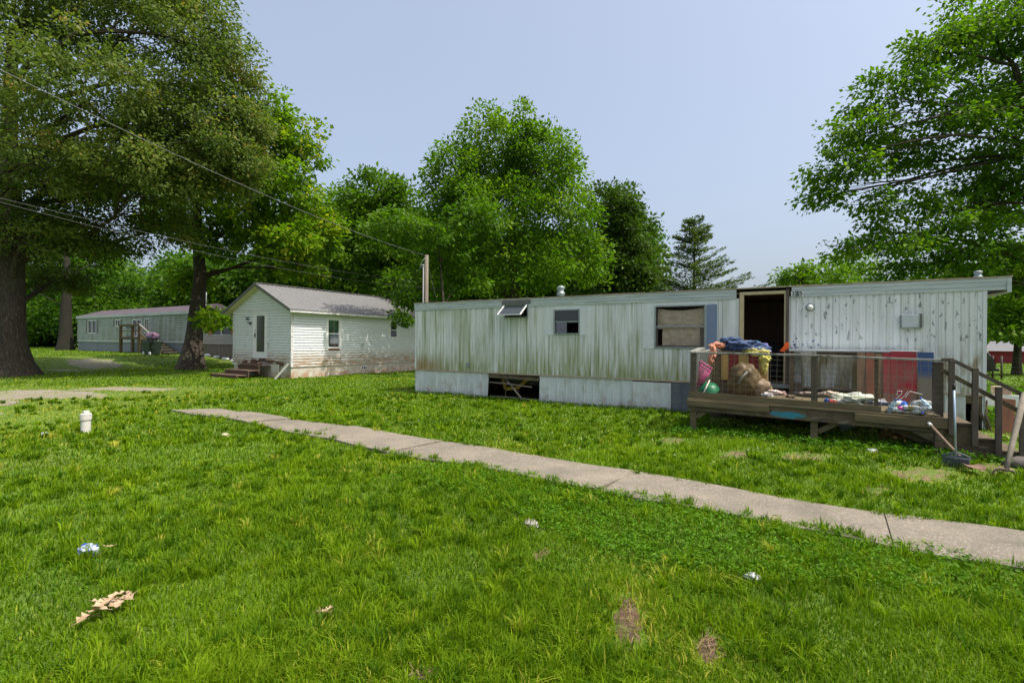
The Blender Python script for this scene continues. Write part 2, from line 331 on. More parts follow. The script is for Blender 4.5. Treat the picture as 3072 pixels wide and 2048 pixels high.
for (a, b, z0, z1, h) in ((hB[0]-.3, hB[1]+.28, hB[2]-.05, 2.77, hB), (hC[0]-.32, hD[0]-.56, hC[2]-.05, 2.77, hC)):
    for x0, x1, y0, y1 in ((a, h[0]-.02, z0, z1), (h[1]+.02, b, z0, z1), (h[0]-.02, h[1]+.02, h[3]+.02, z1)):
        if x1-x0 > .02: part('window_panel', MB().box(x0, x1, TY-.006, TY+.004, y0, y1), m_flat, T)
mb = MB().box(hD[0]-.45, hD[0]-.10, TY-.008, TY+.004, ZB+.0, 2.78); part('door_side_panel', mb, m_side, T)
mb = MB()
for xx in (1915, 2027, 2152):
    p = WY(xx, 780, TY); part('seam_strip', MB().box(p.x-.012, p.x+.012, TY-.007, TY+.004, ZB, 2.78), m_flat, T)
part('corner_strip', MB().box(TX+.0, TX+.06, TY-.01, TY+.004, ZB, 2.78), m_flat, T); part('corner_strip', MB().box(TR-.05, TR+.006, TY-.012, TY+.02, ZB, 2.78), m_flat, T)
shell = MB()
gw = gridwall(ribs(TY, TB, .13, .045, .009), [(ZB, 0), (2.95, 0)], [], lambda u, v, d: (TX+d, u, v)); part('end_wall', gw, m_side, T)
gw = gridwall(ribs(TY, TB, .13, .045, .009), [(ZB, 0), (2.95, 0)], [], lambda u, v, d: (TR-d, u, v)); gw.f = [f[::-1] for f in gw.f]; part('end_wall', gw, m_side, T)
gw = gridwall(ribs(TX, TR, .26, .045, .009), [(ZB, 0), (2.95, 0)], [], lambda u, v, d: (u, TB-d, v)); gw.f = [f[::-1] for f in gw.f]; part('rear_wall', gw, m_side, T)
# fascia with two shallow steps, sagging slightly
mb = MB(); xs = [TX-.03, hD[0]-.16]; 
def fas(x0, x1):
    for z0, z1, d in ((2.77, 2.84, .022), (2.84, 2.93, .03), (2.93, 3.0, .038)): mb.box(x0, x1, TY-d, TY+.03, z0, z1)
fas(TX-.03, hD[0]-.16); fas(hD[1]+.14, TR+.33)
mb.box(TR+.30, TR+.335, TY+.03, TB, 2.72, 3.0); mb.box(TR+.27, TR+.33, TY-.045, TY-.03, 2.72, 3.01)
part('fascia', mb, m_fascia, T, bevel=.003)
part('soffit', MB().add([(TR+.004, TY-.02, 2.68), (TR+.3, TY-.02, 2.76), (TR+.3, TB, 2.76), (TR+.004, TB, 2.68)], [(0, 1, 2, 3)]), m_soffit, T)
mb = MB(); x = TX-.04
while x < TR+.34:
    l = random.uniform(.25, .7); x2 = min(x+l, TR+.345); mb.box(x, x2, TY-.05-random.random()*.006, TY+.02, 3.0, 3.018+random.random()*.014); x = x2
part('roof_edge_trim', mb, m_roofedge, T)
nb = 10; vs = []; fs = []
for i in range(nb+1):
    t = i/nb; vs += [(TX-.03, TY+.0+t*(TB-TY), 3.0+.10*math.sin(math.pi*t)), (TR+.33, TY+t*(TB-TY), 3.0+.10*math.sin(math.pi*t))]
for i in range(nb): fs.append((2*i, 2*i+1, 2*i+3, 2*i+2))
part('roof', MB().add(vs, fs), m_alu, T)
mb = MB().box(TX+.03, TR-.03, TY+.06, TB-.05, .74, .84); part('floor', mb, m_brownwall, T)
mb = MB().box(TX+.03, TR-.03, TY+.03, TB-.03, 2.88, 2.93); part('ceiling', mb, m_brownwall, T)
mb = MB().box(hD[1]+.9, hD[1]+.95, TY+.06, TB-.05, .84, 2.88).box(hD[0]-2.5, hD[0]-2.45, TY+.06, TB-.05, .84, 2.88).box(hD[0]-2.4, hD[1]+.85, TY+2.6, TY+2.65, .84, 2.88)
for i in range(12): mb.box(hD[0]-1.2+i*.28, hD[0]-1.19+i*.28, TY+2.593, TY+2.6, .84, 2.88)
part('partition', mb, m_brownwall, T)
ki = thing('kitchen_counter', 'dark kitchen counter with bottles, seen through the open door of mobile home 225', 'counter', (hD[0]+.2, TY+2.2, .84))
part('cabinet', MB().box(hD[0]-.55, hD[0]+.35, TY+2.0, TY+2.59, .84, 1.7).box(hD[0]+.42, hD[0]+.7, TY+2.1, TY+2.59, .84, 1.75), m_black, ki, bevel=.01)
for i in range(3): single('glass_bottle', MB().lathe((hD[0]-.1+i*.14, TY+2.3, 1.7), [(.025, 0), (.03, .02), (.03, .09), (.012, .13), (.012, .16)], 10), m_curtain, ['left', 'middle', 'right'][i]+' small bottle of the three on the kitchen counter inside the door', 'bottle', (hD[0]-.1+i*.14, TY+2.3, 1.7), True, 'bottles on the kitchen counter')
# door frame
mb = MB(); a, b, z0, z1 = hD
mb.box(a-.09, a, TY-.03, TY+.09, z0-.04, z1+.0).box(a-.09, b+.03, TY-.03, TY+.09, z1, z1+.07); part('door_frame', mb, m_cream, T, bevel=.004)
mb = MB().box(b, b+.03, TY-.03, TY+.09, z0-.04, z1); part('door_jamb', mb, m_cream, T)
mb = MB().box(b+.03, b+.095, TY-.045, TY+.0, z0-.06, z1+.10); part('door_jamb', mb, m_wooddk, T, label='dark bare wood strip at the right of the doorway')
mb = MB().box(a-.09, b+.12, TY-.06, TY+.06, z0-.09, z0-.0); part('door_sill', mb, m_alu, T)
def winframe(name, h, mat, pr=.025, w=.035, mid=True):
    x0, x1, z0, z1 = h; mb = MB()
    mb.box(x0-w, x0, TY-pr, TY+.04, z0-w, z1+w).box(x1, x1+w, TY-pr, TY+.04, z0-w, z1+w).box(x0, x1, TY-pr, TY+.04, z0-w, z0).box(x0, x1, TY-pr, TY+.04, z1, z1+w)
    if mid: mb.box(x0, x1, TY-pr*.5, TY+.02, (z0+z1)/2-.015, (z0+z1)/2+.02)
    return part(name, mb, mat, T, bevel=.003)
f = winframe('window', hB, m_alu); zc = (hB[2]+hB[3])/2
part('pane', MB().box(hB[0], hB[1], TY+.01, TY+.014, zc, hB[3]), m_glassdk, f)
part('pane', MB().box(hB[0]+.01, hB[0]+.35, TY+.035, TY+.038, hB[2], zc), m_glass, f)
f = winframe('window', hC, m_alu, mid=True); x0, x1, z0, z1 = hC
def curtain(x0, x1, y, z0, z1, swag, amp=.02, n=30, m=16, sd_=0):
    mb = MB()
    for j in range(m+1):
        for i in range(n+1):
            u = i/n; v = j/m; x = x0+(x1-x0)*u; zz = z0+(z1-z0)*v-(swag*math.sin(math.pi*u)*v)
            mb.v.append((x, y+amp*math.sin(u*23+sd_+2*v)+amp*mnoise.noise(Vector((u*5, v*5, sd_)))*1.5, zz))
    mb.f = [(j*(n+1)+i, j*(n+1)+i+1, (j+1)*(n+1)+i+1, (j+1)*(n+1)+i) for j in range(m) for i in range(n)]; return mb
part('curtain', curtain(x0+.01, x1-.0, TY+.10, z0+.45, z1-.03, .06), m_curtain, f, True)
part('curtain', curtain(x0+.15, x1-.1, TY+.07, z0+.02, z0+.52, .02, sd_=4), m_curtain, f, True)
part('pane', MB().box(x0, x1, TY+.012, TY+.016, z0, z1), m_glasslow, f)
part('screen_frame', MB().box(x0, x0+.05, TY-.01, TY+.01, z0, z0+.48).box(x1-.08, x1, TY-.01, TY+.01, z0, z0+.48).box(x0+.05, x1-.08, TY-.01, TY+.01, z0, z0+.04), m_wooddk, f)
part('shutter', MB().box(x1+.055, x1+.29, TY-.022, TY-.002, z0-.06, z1+.03), m_blue, T, bevel=.004)
f = winframe('window', hA, m_alu, mid=False); x0, x1, z0, z1 = hA
part('head_trim', MB().box(x0-.1, x1+.12, TY-.06, TY-.0, z1+.03, z1+.16), m_trimgrey, f, bevel=.01)
part('awning_sash', MB().bar((x0-.02, TY-.03, z1), (x0-.02, TY-.42, z1-.30), .03, .03).bar((x1-.0, TY-.03, z1), (x1-.0, TY-.42, z1-.30), .03, .03).bar((x0-.03, TY-.42, z1-.30), (x1+.01, TY-.42, z1-.30), .03, .03), m_white, f)
part('pane', MB().add([(x0, TY-.03, z1), (x1, TY-.03, z1), (x1, TY-.42, z1-.3), (x0, TY-.42, z1-.3)], [(0, 1, 2, 3)]), m_glassdk, f)
# numbers
for i, ch in enumerate('225'):
    p = WY(1822+i*9.2, 680.5, TY); o = part('number_plate', MB().box(p.x-.042, p.x+.042, TY-.048, TY-.039, 2.785, 2.90), m_white if i != 1 else m_alu, T)
    text('digit', ch, .12, (p.x, TY-.050, 2.842), m_black, o)
# porch light, box
p = WY(1861, 706, TY)
o = part('porch_light', MB().lathe(p+Vector((0, 0, 0)), [(.085, 0), (.085, .02), (.05, .03)], 20, (0, -1, 0)), m_alu, T, True)
part('globe', MB().lathe(p+Vector((0, -.03, 0)), [(.055, 0), (.06, .03), (.045, .07), (.01, .085)], 20, (0, -1, 0)), m_white, o, True)
a = WY(2067, 724, TY); b = WY(2110, 754, TY)
o = part('vent_box', MB().box(a.x, b.x, TY-.10, TY, b.z, a.z), m_alu, T, bevel=.006); part('cover', MB().box(a.x+.02, b.x-.02, TY-.106, TY-.1, b.z+.02, a.z-.02), m_fascia, o)
part('box_side_shade', MB().box(b.x, b.x+.04, TY-.09, TY, b.z-.0, a.z+.02), m_trimgrey, o)  # dark strip stands in for the shadow beside the box
for (px, sc_) in ((1288, 1.0), (2246, .55)):
    p = WY(px, 680, TY+.9); zz = 3.04; r = .10 if sc_ == 1 else .06
    mb = MB().lathe((p.x, TY+.9, zz), [(r, 0), (r, .12*sc_), (r*1.25, .13*sc_), (r*1.25, .19*sc_), (r*.95, .20*sc_), (r*.95, .30*sc_), (r*1.2, .31*sc_), (r*1.15, .37*sc_), (r*.4, .40*sc_)], 20)
    part('roof_vent', mb, m_alu, T, True)
p = WY(1075, 838, TY); part('outlet_box', MB().box(p.x-.06, p.x+.06, TY-.03, TY, p.z-.07, p.z+.07), m_alu, T, bevel=.005)
# paint marks on the siding by the door
m_bp = M('blue_paint', (.03, .05, .2), .5)
for k in range(26):
    px = random.gauss(1826, 9) if k < 22 else random.gauss(1866, 7); py = random.gauss(793, 8); p = WY(px, py, TY); r = random.uniform(.006, .022)
    part('paint_spot', MB().lathe((p.x, TY-.001, p.z), [(r, 0), (r*.8, .002)], 7, (0, -1, 0)), m_bp, T)
# bottom sill of siding, steel frame, skirting
mb = MB().box(TX, TR, TY-.012, TY+.03, ZB-.03, ZB+.008); part('bottom_trim', mb, m_roofedge, T)
mb = MB().box(TX+.1, TR-.1, TY+.5, TY+.58, .45, .74).box(TX+.1, TR-.1, TY+2.9, TY+2.98, .45, .74); part('chassis', mb, m_black, T)
mb = MB()
for x in (-10, -5.5, -1.8, .9): part('block_pier', MB().box(x-.2, x+.2, TY+.4, TY+.8, -.1, .45), m_found, T); part('block_pier', MB().box(x-.2, x+.2, TY+2.8, TY+3.2, -.1, .45), m_found, T)
def sx(px): return WY(px, 900, TY).x
def skirt(x0, x1, z1, per=.24, y=TY+.02, mat=None, lean=0, name='skirt_panel', label=None, cut=None):
    g = gridwall(ribs(x0, x1, per, .045, -.024, .02), [(-.12, 0), (z1, 0)], [], lambda u, v, d: (u+lean*(v/.8)*((u-x0)/(x1-x0)), y+d, v)); return part(name, g, mat or m_skirt, T, label=label)
skirt(TX, sx(1119), .765, .215, lean=.05)
skirt(sx(1238), sx(1452), .765, .27)
skirt(sx(1452), sx(1541), .74, .45, y=TY+.0)
x0, x1 = sx(1541), sx(1588); part('skirt_door', MB().box(x0, x1, TY+.01, TY+.03, -.12, .77).box((x0+x1)/2-.012, (x0+x1)/2+.012, TY-.005, TY+.01, -.0, .72), m_darkpanel, T)
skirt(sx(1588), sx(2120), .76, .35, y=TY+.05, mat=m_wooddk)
skirt(sx(2120), sx(2219), .77, .3); skirt(sx(2257), TR, .77, .2)
part('skirt_beam', MB().box(sx(2219), sx(2257), TY+.02, TY+.06, .62, .77), m_wood2, T)
part('skirt_beam', MB().bar((sx(1121), TY+.03, .70), (sx(1240), TY+.03, .66), .05, .10), m_wood, T)
g = gridwall(ribs(TY, TB, .24, .05, -.014), [(-.12, 0), (.77, 0)], [], lambda u, v, d: (TX+.01+d, u, v)); part('skirt_panel', g, m_skirt, T)
g = gridwall(ribs(TY, TB, .24, .05, -.014), [(-.12, 0), (.77, 0)], [], lambda u, v, d: (TR-.01+d, u, v)); part('skirt_panel', g, m_skirt, T)
part('skirt_panel', MB().box(TX, TR, TB-.03, TB-.01, -.12, .77), m_darkpanel, T)
# torn insulation hanging by the open skirt on the right
mb = MB()
for k in range(7):
    x = sx(2240)+k*.03; mb.tube([(x, TY+.05, .7), (x-.05+random.random()*.05, TY+.04, .45), (x+random.uniform(-.1, .1), TY+.03, .1)], [.012, .03, .012], 5)
part('torn_skirt', mb, m_wood, T)
# things under the trailer
o = thing('tractor_implement', 'yellow steel implement frame stored in the dark gap of the skirting', 'implement', (sx(1180), TY+.5, 0))
a, b, c, d = [WY(*q, TY+.45) for q in ((1155, 870), (1162, 893), (1190, 890), (1216, 868))]
part('frame', MB().bar(a, b, .06, .10).bar(b, c, .06, .10).bar(c, d, .06, .10), M('yellow_paint', (.40, .27, .02), .5, (.25, .16, .03), 8), o, bevel=.005)
part('skid', MB().tube([b, (b.x-.02, b.y, .02)], .02), m_wooddk, o, True); part('skid', MB().tube([c, (c.x+.05, c.y, .02)], .02), m_wooddk, o, True)
for nm, lb, p, q, r in (('wooden_stick', 'peeled branch leaning steeply out of the skirting gap', (1161, 870), (1199, 917), .03), ('wooden_stick', 'thin pole lying level across the skirting gap', (1121, 877), (1222, 889), .018), ('wooden_stick', 'pale stick on the grass along the bottom of the skirting gap', (1126, 909), (1240, 919), .016)):
    P = WY(*p, TY+.1 if r > .02 else TY-.03); Q = WY(*q, TY-.12 if r > .02 else TY-.02)
    single(nm, MB().tube([P, (P+Q)/2+Vector((0, 0, .012)), Q], r, 8), m_pole, lb, 'stick', Q, True, group='sticks in the skirting gap')
# ------------------------------------------------------------------ deck
DX0, DX1, DY0, DY1 = -1.93, 1.94, 9.95, 12.50
def dz(x): return .675+(x-DX0)*(.60-.675)/(DX1-DX0)
def rz(x): return 1.545+(x-DX0)*(1.485-1.545)/(DX1-DX0)+(.02*math.sin(math.pi*(x-DX0)/(DX1-DX0)))
DK = thing('wooden_deck', 'weathered wooden porch deck with wire mesh railing and stairs, cluttered with junk', 'deck', ((DX0+DX1)/2, (DY0+DY1)/2, 0))
mb = MB(); y = DY0-.02
while y < DY1:
    j = random.uniform(-.006, .006); mb.bar((DX0, y+.065, dz(DX0)-.018+j*.3), (DX1, y+.065, dz(DX1)-.018-j*.3), .13, .036); y += .137
part('deck_boards', mb, m_wood2, DK, bevel=.003)
mb = MB().bar((DX0, DY0+.02, dz(DX0)-.14), (DX1-.05, DY0+.02, dz(DX1)-.14), .04, .20)
part('rim_joist', mb, m_wood, DK, bevel=.004)
part('rim_joist', MB().box(DX0, DX0+.04, DY0+.04, DY1, .45, .635), m_wood, DK); part('rim_joist', MB().box(DX1-.09, DX1-.05, DY0+.04, DY1, .38, .56), m_wood, DK)
mb = MB().bar((DX0-.02, DY0-.022, dz(DX0)-.09), (-.55, DY0-.022, dz(-.55)-.09), .04, .12); part('rim_board', mb, m_wood2, DK, bevel=.004)
mb = MB().bar((.72, DY0-.022, dz(.72)-.10), (DX1-.03, DY0-.022, dz(DX1)-.10), .04, .13); part('rim_board', mb, m_wood2, DK, bevel=.004)
mb = MB().bar((DX0+.0, DY0+.035, dz(DX0)+.06), (1.08, DY0+.035, dz(1.08)+.05), .035, .11); part('toe_board', mb, m_wood2, DK, bevel=.004)
bp = M('turquoise_spray', (.02, .22, .32), .6, (.05, .15, .18), 6)
mb = MB(); N_ = 40; pr_ = []
for k in range(N_):
    a = 2*math.pi*k/N_; q_ = 1+.35*mnoise.noise(Vector((math.cos(a)*2.2, math.sin(a)*2.2, 7))); pr_.append((-.25+.27*q_*math.cos(a), DY0-.0015, dz(-.25)-.165+.055*q_*math.sin(a)))
mb.prism(pr_, (0, .001, 0))
part('spray_paint', mb, bp, DK)
for (x, w_, top, mt) in ((-1.86, .10, rz(-1.86), m_wooddk), (.15, .10, rz(.15)-.02, m_wooddk), (1.80, .13, rz(1.8)-.03, m_wooddk)):
    part('post', MB().box(x-w_/2, x+w_/2, DY0+.06, DY0+.06+.09, -.1 if x > 5 else .5, top), mt, DK, bevel=.005)
for x in (-1.85, .15, 1.80): part('leg', MB().box(x-.055, x+.055, DY0-.02 if x > 1 else DY0+.045, DY0+.145, -.15, .42 if x > 1 else .52), m_wood2 if x < 1 else m_wood, DK, bevel=.005)
for x in (-1.85, 1.84): part('leg', MB().box(x-.05, x+.05, DY1-.2, DY1-.1, -.15, .52), m_wood, DK)
part('post', MB().bar((1.02, DY0+.1, dz(1)), (1.02, DY0+.1, rz(1)-.02), .05, .05), m_wood, DK)
part('post', MB().box(DX0+.02, DX0+.1, DY1-.12, DY1-.03, .6, 1.6), m_wood, DK)
mb = MB().bar((-1.90, DY0+.09, rz(-1.9)), (.15, DY0+.09, rz(.15)), .11, .035).bar((.13, DY0+.09, rz(.15)-.004), (1.86, DY0+.09, rz(1.86)), .11, .035)
part('top_rail', mb, m_railtop, DK, bevel=.004)
part('top_rail', MB().bar((DX0+.05, DY0+.15, 1.55), (DX0+.05, DY1, 1.58), .10, .035), m_railtop, DK, bevel=.004)
mb = MB()
def wbar(p, q): mb.bar(p, q, .0045, .0045)
x = -1.83
while x < 1.75:
    b = .012*math.sin(x*7); wbar((x, DY0+.05+b, dz(x)+.02), (x+.01, DY0+.05, rz(x)-.02)); x += .1
for k in range(10):
    z = .03+k*.095; pts = [(-1.85+i*.37, DY0+.05+.012*math.sin(i*2+k), dz(-1.85+i*.37)+z+.006*math.sin(i*1.7+k)) for i in range(11)]
    for i in range(10): wbar(pts[i], pts[i+1])
part('wire_mesh', mb, m_wire, DK)
mb = MB(); y = DY0+.15
while y < DY1-.1: wbar((DX0+.06, y, .68), (DX0+.06, y, 1.53)); y += .1
for k in range(9): wbar((DX0+.06, DY0+.15, .7+k*.095), (DX0+.06, DY1-.1, .7+k*.095))
part('wire_mesh', mb, m_wire, DK)
# braces
mb = MB().bar((-1.80, DY0+.09, .30), (-1.52, DY0+.09, .50), .05, .08); part('brace', mb, m_wood2, DK)
mb = MB().bar((.21, DY0+.09, .22), (.55, DY0+.09, .43), .05, .08); part('brace', mb, m_wood2, DK)
# stairs going right
def SY(px, py, y=DY0): return WY(px, py, y)
st = [SY(2236, 973), SY(2289, 1009), SY(2348, 1038)]
tz = [.40, .22, .06]; tx = [1.94, 2.29, 2.64, 3.02]
tz = [st[0].z, st[1].z, st[2].z]; tx = [DX1-.02, st[0].x, st[1].x, st[2].x]
for i in range(3):
    part('stair_tread', MB().box(tx[i]-.03, tx[i+1], DY0+.0, DY0+1.35, tz[i]-.035, tz[i]).box(tx[i], tx[i]+.02, DY0+.05, DY0+1.3, tz[i]-.035, (dz(DX1) if i == 0 else tz[i-1])-.04), m_wood, DK, bevel=.004)
for yy in (DY0+.02, DY0+1.33):
    mb = MB().prism([(tx[0], yy, tz[0]-.04), (tx[1], yy, tz[0]-.04), (tx[1], yy, tz[1]-.04), (tx[2], yy, tz[1]-.04), (tx[2], yy, tz[2]-.04), (tx[3], yy, tz[2]-.04), (tx[3], yy, -.15), (tx[3]-.25, yy, -.15), (tx[0]-.05, yy, .14), (tx[0]-.55, yy, .40), (tx[0]-.30, yy, .41)], (0, .04, 0))
    part('stair_stringer', mb, m_wood, DK)
part('brace', MB().bar((1.15, DY0+.3, .42), (1.75, DY0+.3, .18), .04, .16), m_wood, DK)
q = [(2186, 826, 998), (2240, 845, 1024), (2294, 888, 1047), (2350, 900, 1062)]
qp = []
for (px, t0, t1) in q:
    a = SY(px, t0, DY0-.03); b = SY(px, t1, DY0-.03); qp.append(a); part('stair_post', MB().box(a.x-.035, a.x+.035, DY0-.065, DY0-.0, min(b.z, .1 if px > 2300 else b.z), a.z), m_wooddk, DK, bevel=.004)
e = SY(2360, 912, DY0-.03); a = SY(2163, 826, DY0-.03)
part('stair_rail', MB().bar((1.82, DY0-.02, 1.50), (qp[0].x, DY0-.02, qp[0].z), .05, .05).bar((qp[0].x, DY0-.02, qp[0].z), (e.x, DY0-.02, e.z), .05, .05), m_wooddk, DK)
a = SY(2163, 850, DY0+.02); b = SY(2355, 952, DY0+.02); a2 = SY(2300, 922, DY0+.02)
part('stair_rail', MB().bar(a, b, .04, .06), m_wood, DK)
# ------------------------------------------------------------------ junk on the deck
def cloth(r, c, col, col2, name, lab, cat, seed=0, amp=.3, f=2.5, flat=None, group=None, rough=.85, sub=4):
    mt = M(name+'_fabric', col, rough, col2, 7, bump=.4, bsc=25)
    return single(name, MB().lump(c, r, amp, f, seed, sub, flat), mt, lab, cat, c, True, group)
CY = 10.95
C1 = thing('wooden_cabinet', 'battered wooden cabinet with red doors on the deck, buried under clothes', 'cabinet', (-1.0, CY, dz(-1)))
cx0, cx1 = WY(1641, 850, CY).x, WY(1762, 850, CY).x; zt = WY(1690, 806, CY).z; zb = dz(-1)
w_ = cx1-cx0
oak = M('yellow_pine', (.42, .28, .09), .6, (.33, .22, .07), 4, (4, 4, .4)); red = M('dark_red_paint', (.22, .02, .02), .5, (.15, .02, .02), 6)
part('carcass', MB().box(cx0, cx1, CY+.02, CY+.45, zb, zt-.04), m_wood, C1)
part('top', MB().box(cx0-.02, cx1+.02, CY-.02, CY+.47, zt-.04, zt), m_wood2, C1)
for i, (a, b, mt, z0) in enumerate(((0, .12, m_wood, 0), (.13, .27, oak, .35), (.28, .46, red, .3), (.47, .66, oak, .6), (.67, .84, red, .3), (.85, 1.0, oak, .27))):
    part('panel', MB().box(cx0+w_*a, cx0+w_*b, CY, CY+.018, zb+z0*(zt-zb), zt-.05), mt, C1, bevel=.004, label=('red panel' if mt is red else None))
part('panel', MB().box(cx0+.05, cx1-.03, CY-.004, CY+.016, zb+.02, zb+.25*(zt-zb)), m_wooddk, C1)
zp = zt
def onC(px, py, y=CY+.15): return WY(px, py, y)
def garment(name, lab, cat, col, col2, pcs, grp=None, seed=0):
    mb = MB(); mt = M(name+'_cloth', col, .9, col2, 8, bump=.5, bsc=30)
    for i, (px, py, rx, rz_, y) in enumerate(pcs):
        c = WY(px, py, y); k = (c-Vector((0, 0, H))).length/FPX*.95; mb.lump(c, (rx*k*1.15, max(.08, rx*k*.55), rz_*k), .5, 1.9, seed+i*2.3, 4)
    return single(name, mb, mt, lab, cat, WY(pcs[0][0], pcs[0][1], pcs[0][4]), True, grp)
garment('blue_jeans', 'rumpled blue denim jeans heaped on top of the cabinet', 'jeans', (.028, .05, .115), (.075, .11, .20), [(1700, 798, 32, 11, CY+.2), (1680, 783, 17, 8, CY+.15), (1705, 790, 26, 8, CY+.1), (1735, 797, 20, 9, CY+.2), (1722, 803, 30, 9, CY+.08)])
garment('peach_shirt', 'peach coloured shirt draped over the left end of the cabinet', 'shirt', (.55, .26, .17), (.42, .18, .11), [(1650, 793, 16, 7, CY+.1), (1638, 808, 6, 16, CY-.05), (1633, 825, 5, 14, CY-.06)], seed=5)
garment('purple_shirt', 'faded lilac shirt on the right end of the clothes heap', 'shirt', (.18, .18, .42), (.12, .13, .3), [(1745, 800, 17, 10, CY+.25), (1755, 806, 10, 9, CY+.2)], seed=9)
garment('yellow_cloth', 'yellow cloth hanging off the right corner of the cabinet', 'cloth', (.42, .38, .07), (.55, .48, .16), [(1739, 808, 20, 9, CY-.02), (1757, 824, 9, 9, CY-.08), (1756, 840, 6, 16, CY-.08)], seed=12)
garment('turquoise_cloth', 'small turquoise cloth poking out behind the jeans', 'cloth', (.0, .30, .38), (.0, .2, .28), [(1738, 790, 7, 5, CY+.3)], seed=14)
garment('cream_cap', 'cream coloured hat on the clothes heap', 'hat', (.55, .5, .42), (.35, .3, .25), [(1714, 786, 8, 4, CY+.25)], seed=15)  # a cream cap, shaped as one small cloth lump
# brown bags
def bag(name, lab, px, py, rx, rz_, y, col, col2, seed, tilt=0):
    c = WY(px, py, y); k = (c-Vector((0, 0, H))).length/FPX*.98; mt = M(name+'_skin', col, .55, col2, 5, bump=.5, bsc=14)
    mb = MB().lump(c, (rx*k*.98, rx*k*.7, rz_*k*.98), .16, 1.0, seed, 4, None, True); return single(name, mb, mt, lab, 'bag', (c.x, c.y, c.z-rz_*k), True)
b1 = bag('stuffed_bag', 'bulging crumpled brown paper bag leaning on the red cabinet doors', 1710, 874, 32, 37, 10.55, (.15, .10, .045), (.08, .055, .022), 3)
p = WY(1705, 868, 10.55-.27)
part('printed_strip', MB().tube([(p.x-.08, p.y-.0, p.z-.12), (p.x-.01, p.y-.03, p.z), (p.x+.09, p.y-.0, p.z+.13)], .02, 8), m_railtop, b1, True)
bag('sack', 'limp tan sack slumped at the right foot of the cabinet', 1744, 893, 24, 23, 10.6, (.22, .15, .09), (.16, .11, .06), 6)
# pink basket (open rectangular frustum of lattice) tilted
pk = M('pink_plastic', (.62, .14, .30), .4, (.5, .1, .24), 8)
BK = thing('laundry_basket', 'tipped pink plastic laundry basket at the left end of the deck', 'basket', WY(1618, 888, 10.35))
rim = [WY(1609, 829, 10.25), WY(1635, 846, 10.25), WY(1634, 853, 10.6), WY(1606, 835, 10.6)]; bot = [WY(1602, 884, 10.3), WY(1607, 888, 10.3), WY(1608, 888, 10.5), WY(1603, 884, 10.5)]
mb = MB()
for i in range(4):
    mb.tube([rim[i], rim[(i+1) % 4]], .014, 6).tube([bot[i], bot[(i+1) % 4]], .008, 6)
part('rim', mb, pk, BK, True); mb = MB()
for i in range(4):
    for k in range(7):
        t = k/7; mb.tube([rim[i].lerp(rim[(i+1) % 4], t), bot[i].lerp(bot[(i+1) % 4], t)], .006, 5)
    for t in (.2, .4, .6, .8):
        mb.tube([rim[i].lerp(bot[i], t), rim[(i+1) % 4].lerp(bot[(i+1) % 4], t)], .005, 5)
part('lattice', mb, pk, BK, True)
c = WY(1624, 884, 10.25); gm = M('green_plastic', (.008, .15, .06), .4, (.006, .10, .045), 5)
single('plastic_bowl', MB().lathe(c, [(.04, -.02), (.16, .03), (.20, .12), (.205, .13), (.19, .12), (.14, .04), (.02, .0)], 24, (.15, .45, -.9)), gm, 'green plastic bowl upside down below the pink basket', 'bowl', c, True)
a, b = WY(1612, 910, 9.98), WY(1630, 873, 10.2); single('wooden_stick', MB().tube([a, b], .011, 7), m_curtain, 'pale stick propped over the toe board in front of the green bowl', 'stick', a, True)
single('loose_board', MB().bar(WY(1590, 808, 10.2), WY(1612, 799, 11.2), .14, .02), m_railtop, 'grey board lying flat on the left corner of the deck railing', 'board', WY(1590, 808, 10.2))
# trash on deck floor
def trash(name, lab, cat, px, py, rx, rz_, y, col, col2, seed, rough=.5):
    c = WY(px, py, y); k = (c-Vector((0, 0, H))).length/FPX*.97; c.z = max(c.z, dz(c.x)+rz_*k*.55); mt = M(name+'_stuff', col, rough, col2, 9, bump=.6, bsc=18)
    return single(name, MB().lump(c, (rx*k, rx*k*.6, rz_*k), .55, 2.0, seed, 4, -rz_*k*.6), mt, lab, cat, (c.x, c.y, c.z-.5*rz_*k), True)
trash('paper_wrapper', 'white and pink crumpled paper sheet beside the sack on the deck', 'paper', 1682+100, 903, 17, 6, 10.3, (.55, .5, .47), (.5, .3, .25), 1)
trash('paper_wrapper', 'small white crumpled wrapper at the foot of the tan sack', 'paper', 1762, 907, 10, 5, 10.15, (.6, .6, .6), (.4, .35, .3), 2)
trash('brown_rag', 'dark brown rag between the paper sheet and the turquoise lid', 'rag', 1815, 911, 9, 4, 10.15, (.22, .13, .08), (.12, .08, .06), 3)
c = WY(1838, 917, 10.1); c.z = dz(c.x)+.02; single('plastic_lid', MB().lathe(c, [(.06, 0), (.06, .03), (.05, .045), (.01, .05)], 16), M('turquoise_plastic', (.05, .35, .28), .4), 'turquoise plastic lid on the deck left of the middle post', 'dish', c, True)  # turquoise lid lying top up on the boards
trash('cream_rag', 'cream rag on the deck floor behind the middle post', 'rag', 1905, 904, 14, 5, 11.0, (.5, .42, .32), (.38, .3, .22), 4, .8)
trash('dusty_rag', 'flat dusty rag near the door sill', 'rag', 1860, 903, 18, 3, 11.9, (.3, .24, .2), (.2, .15, .13), 5, .8)
trash('red_toy', 'small red plastic toy on the deck right of the middle post', 'toy', 1911, 923, 7, 4, 10.12, (.5, .03, .03), (.4, .05, .03), 6, .3)
trash('blue_ball', 'small blue plastic ball beside the red toy', 'ball', 1899, 921, 5, 4.5, 10.12, (.02, .07, .3), (.02, .1, .35), 7, .3)
trash('plastic_sack', 'large white and green crumpled plastic sack on the middle of the deck', 'sack', 1955, 917, 35, 12, 10.3, (.50, .50, .43), (.36, .40, .26), 8, .4)
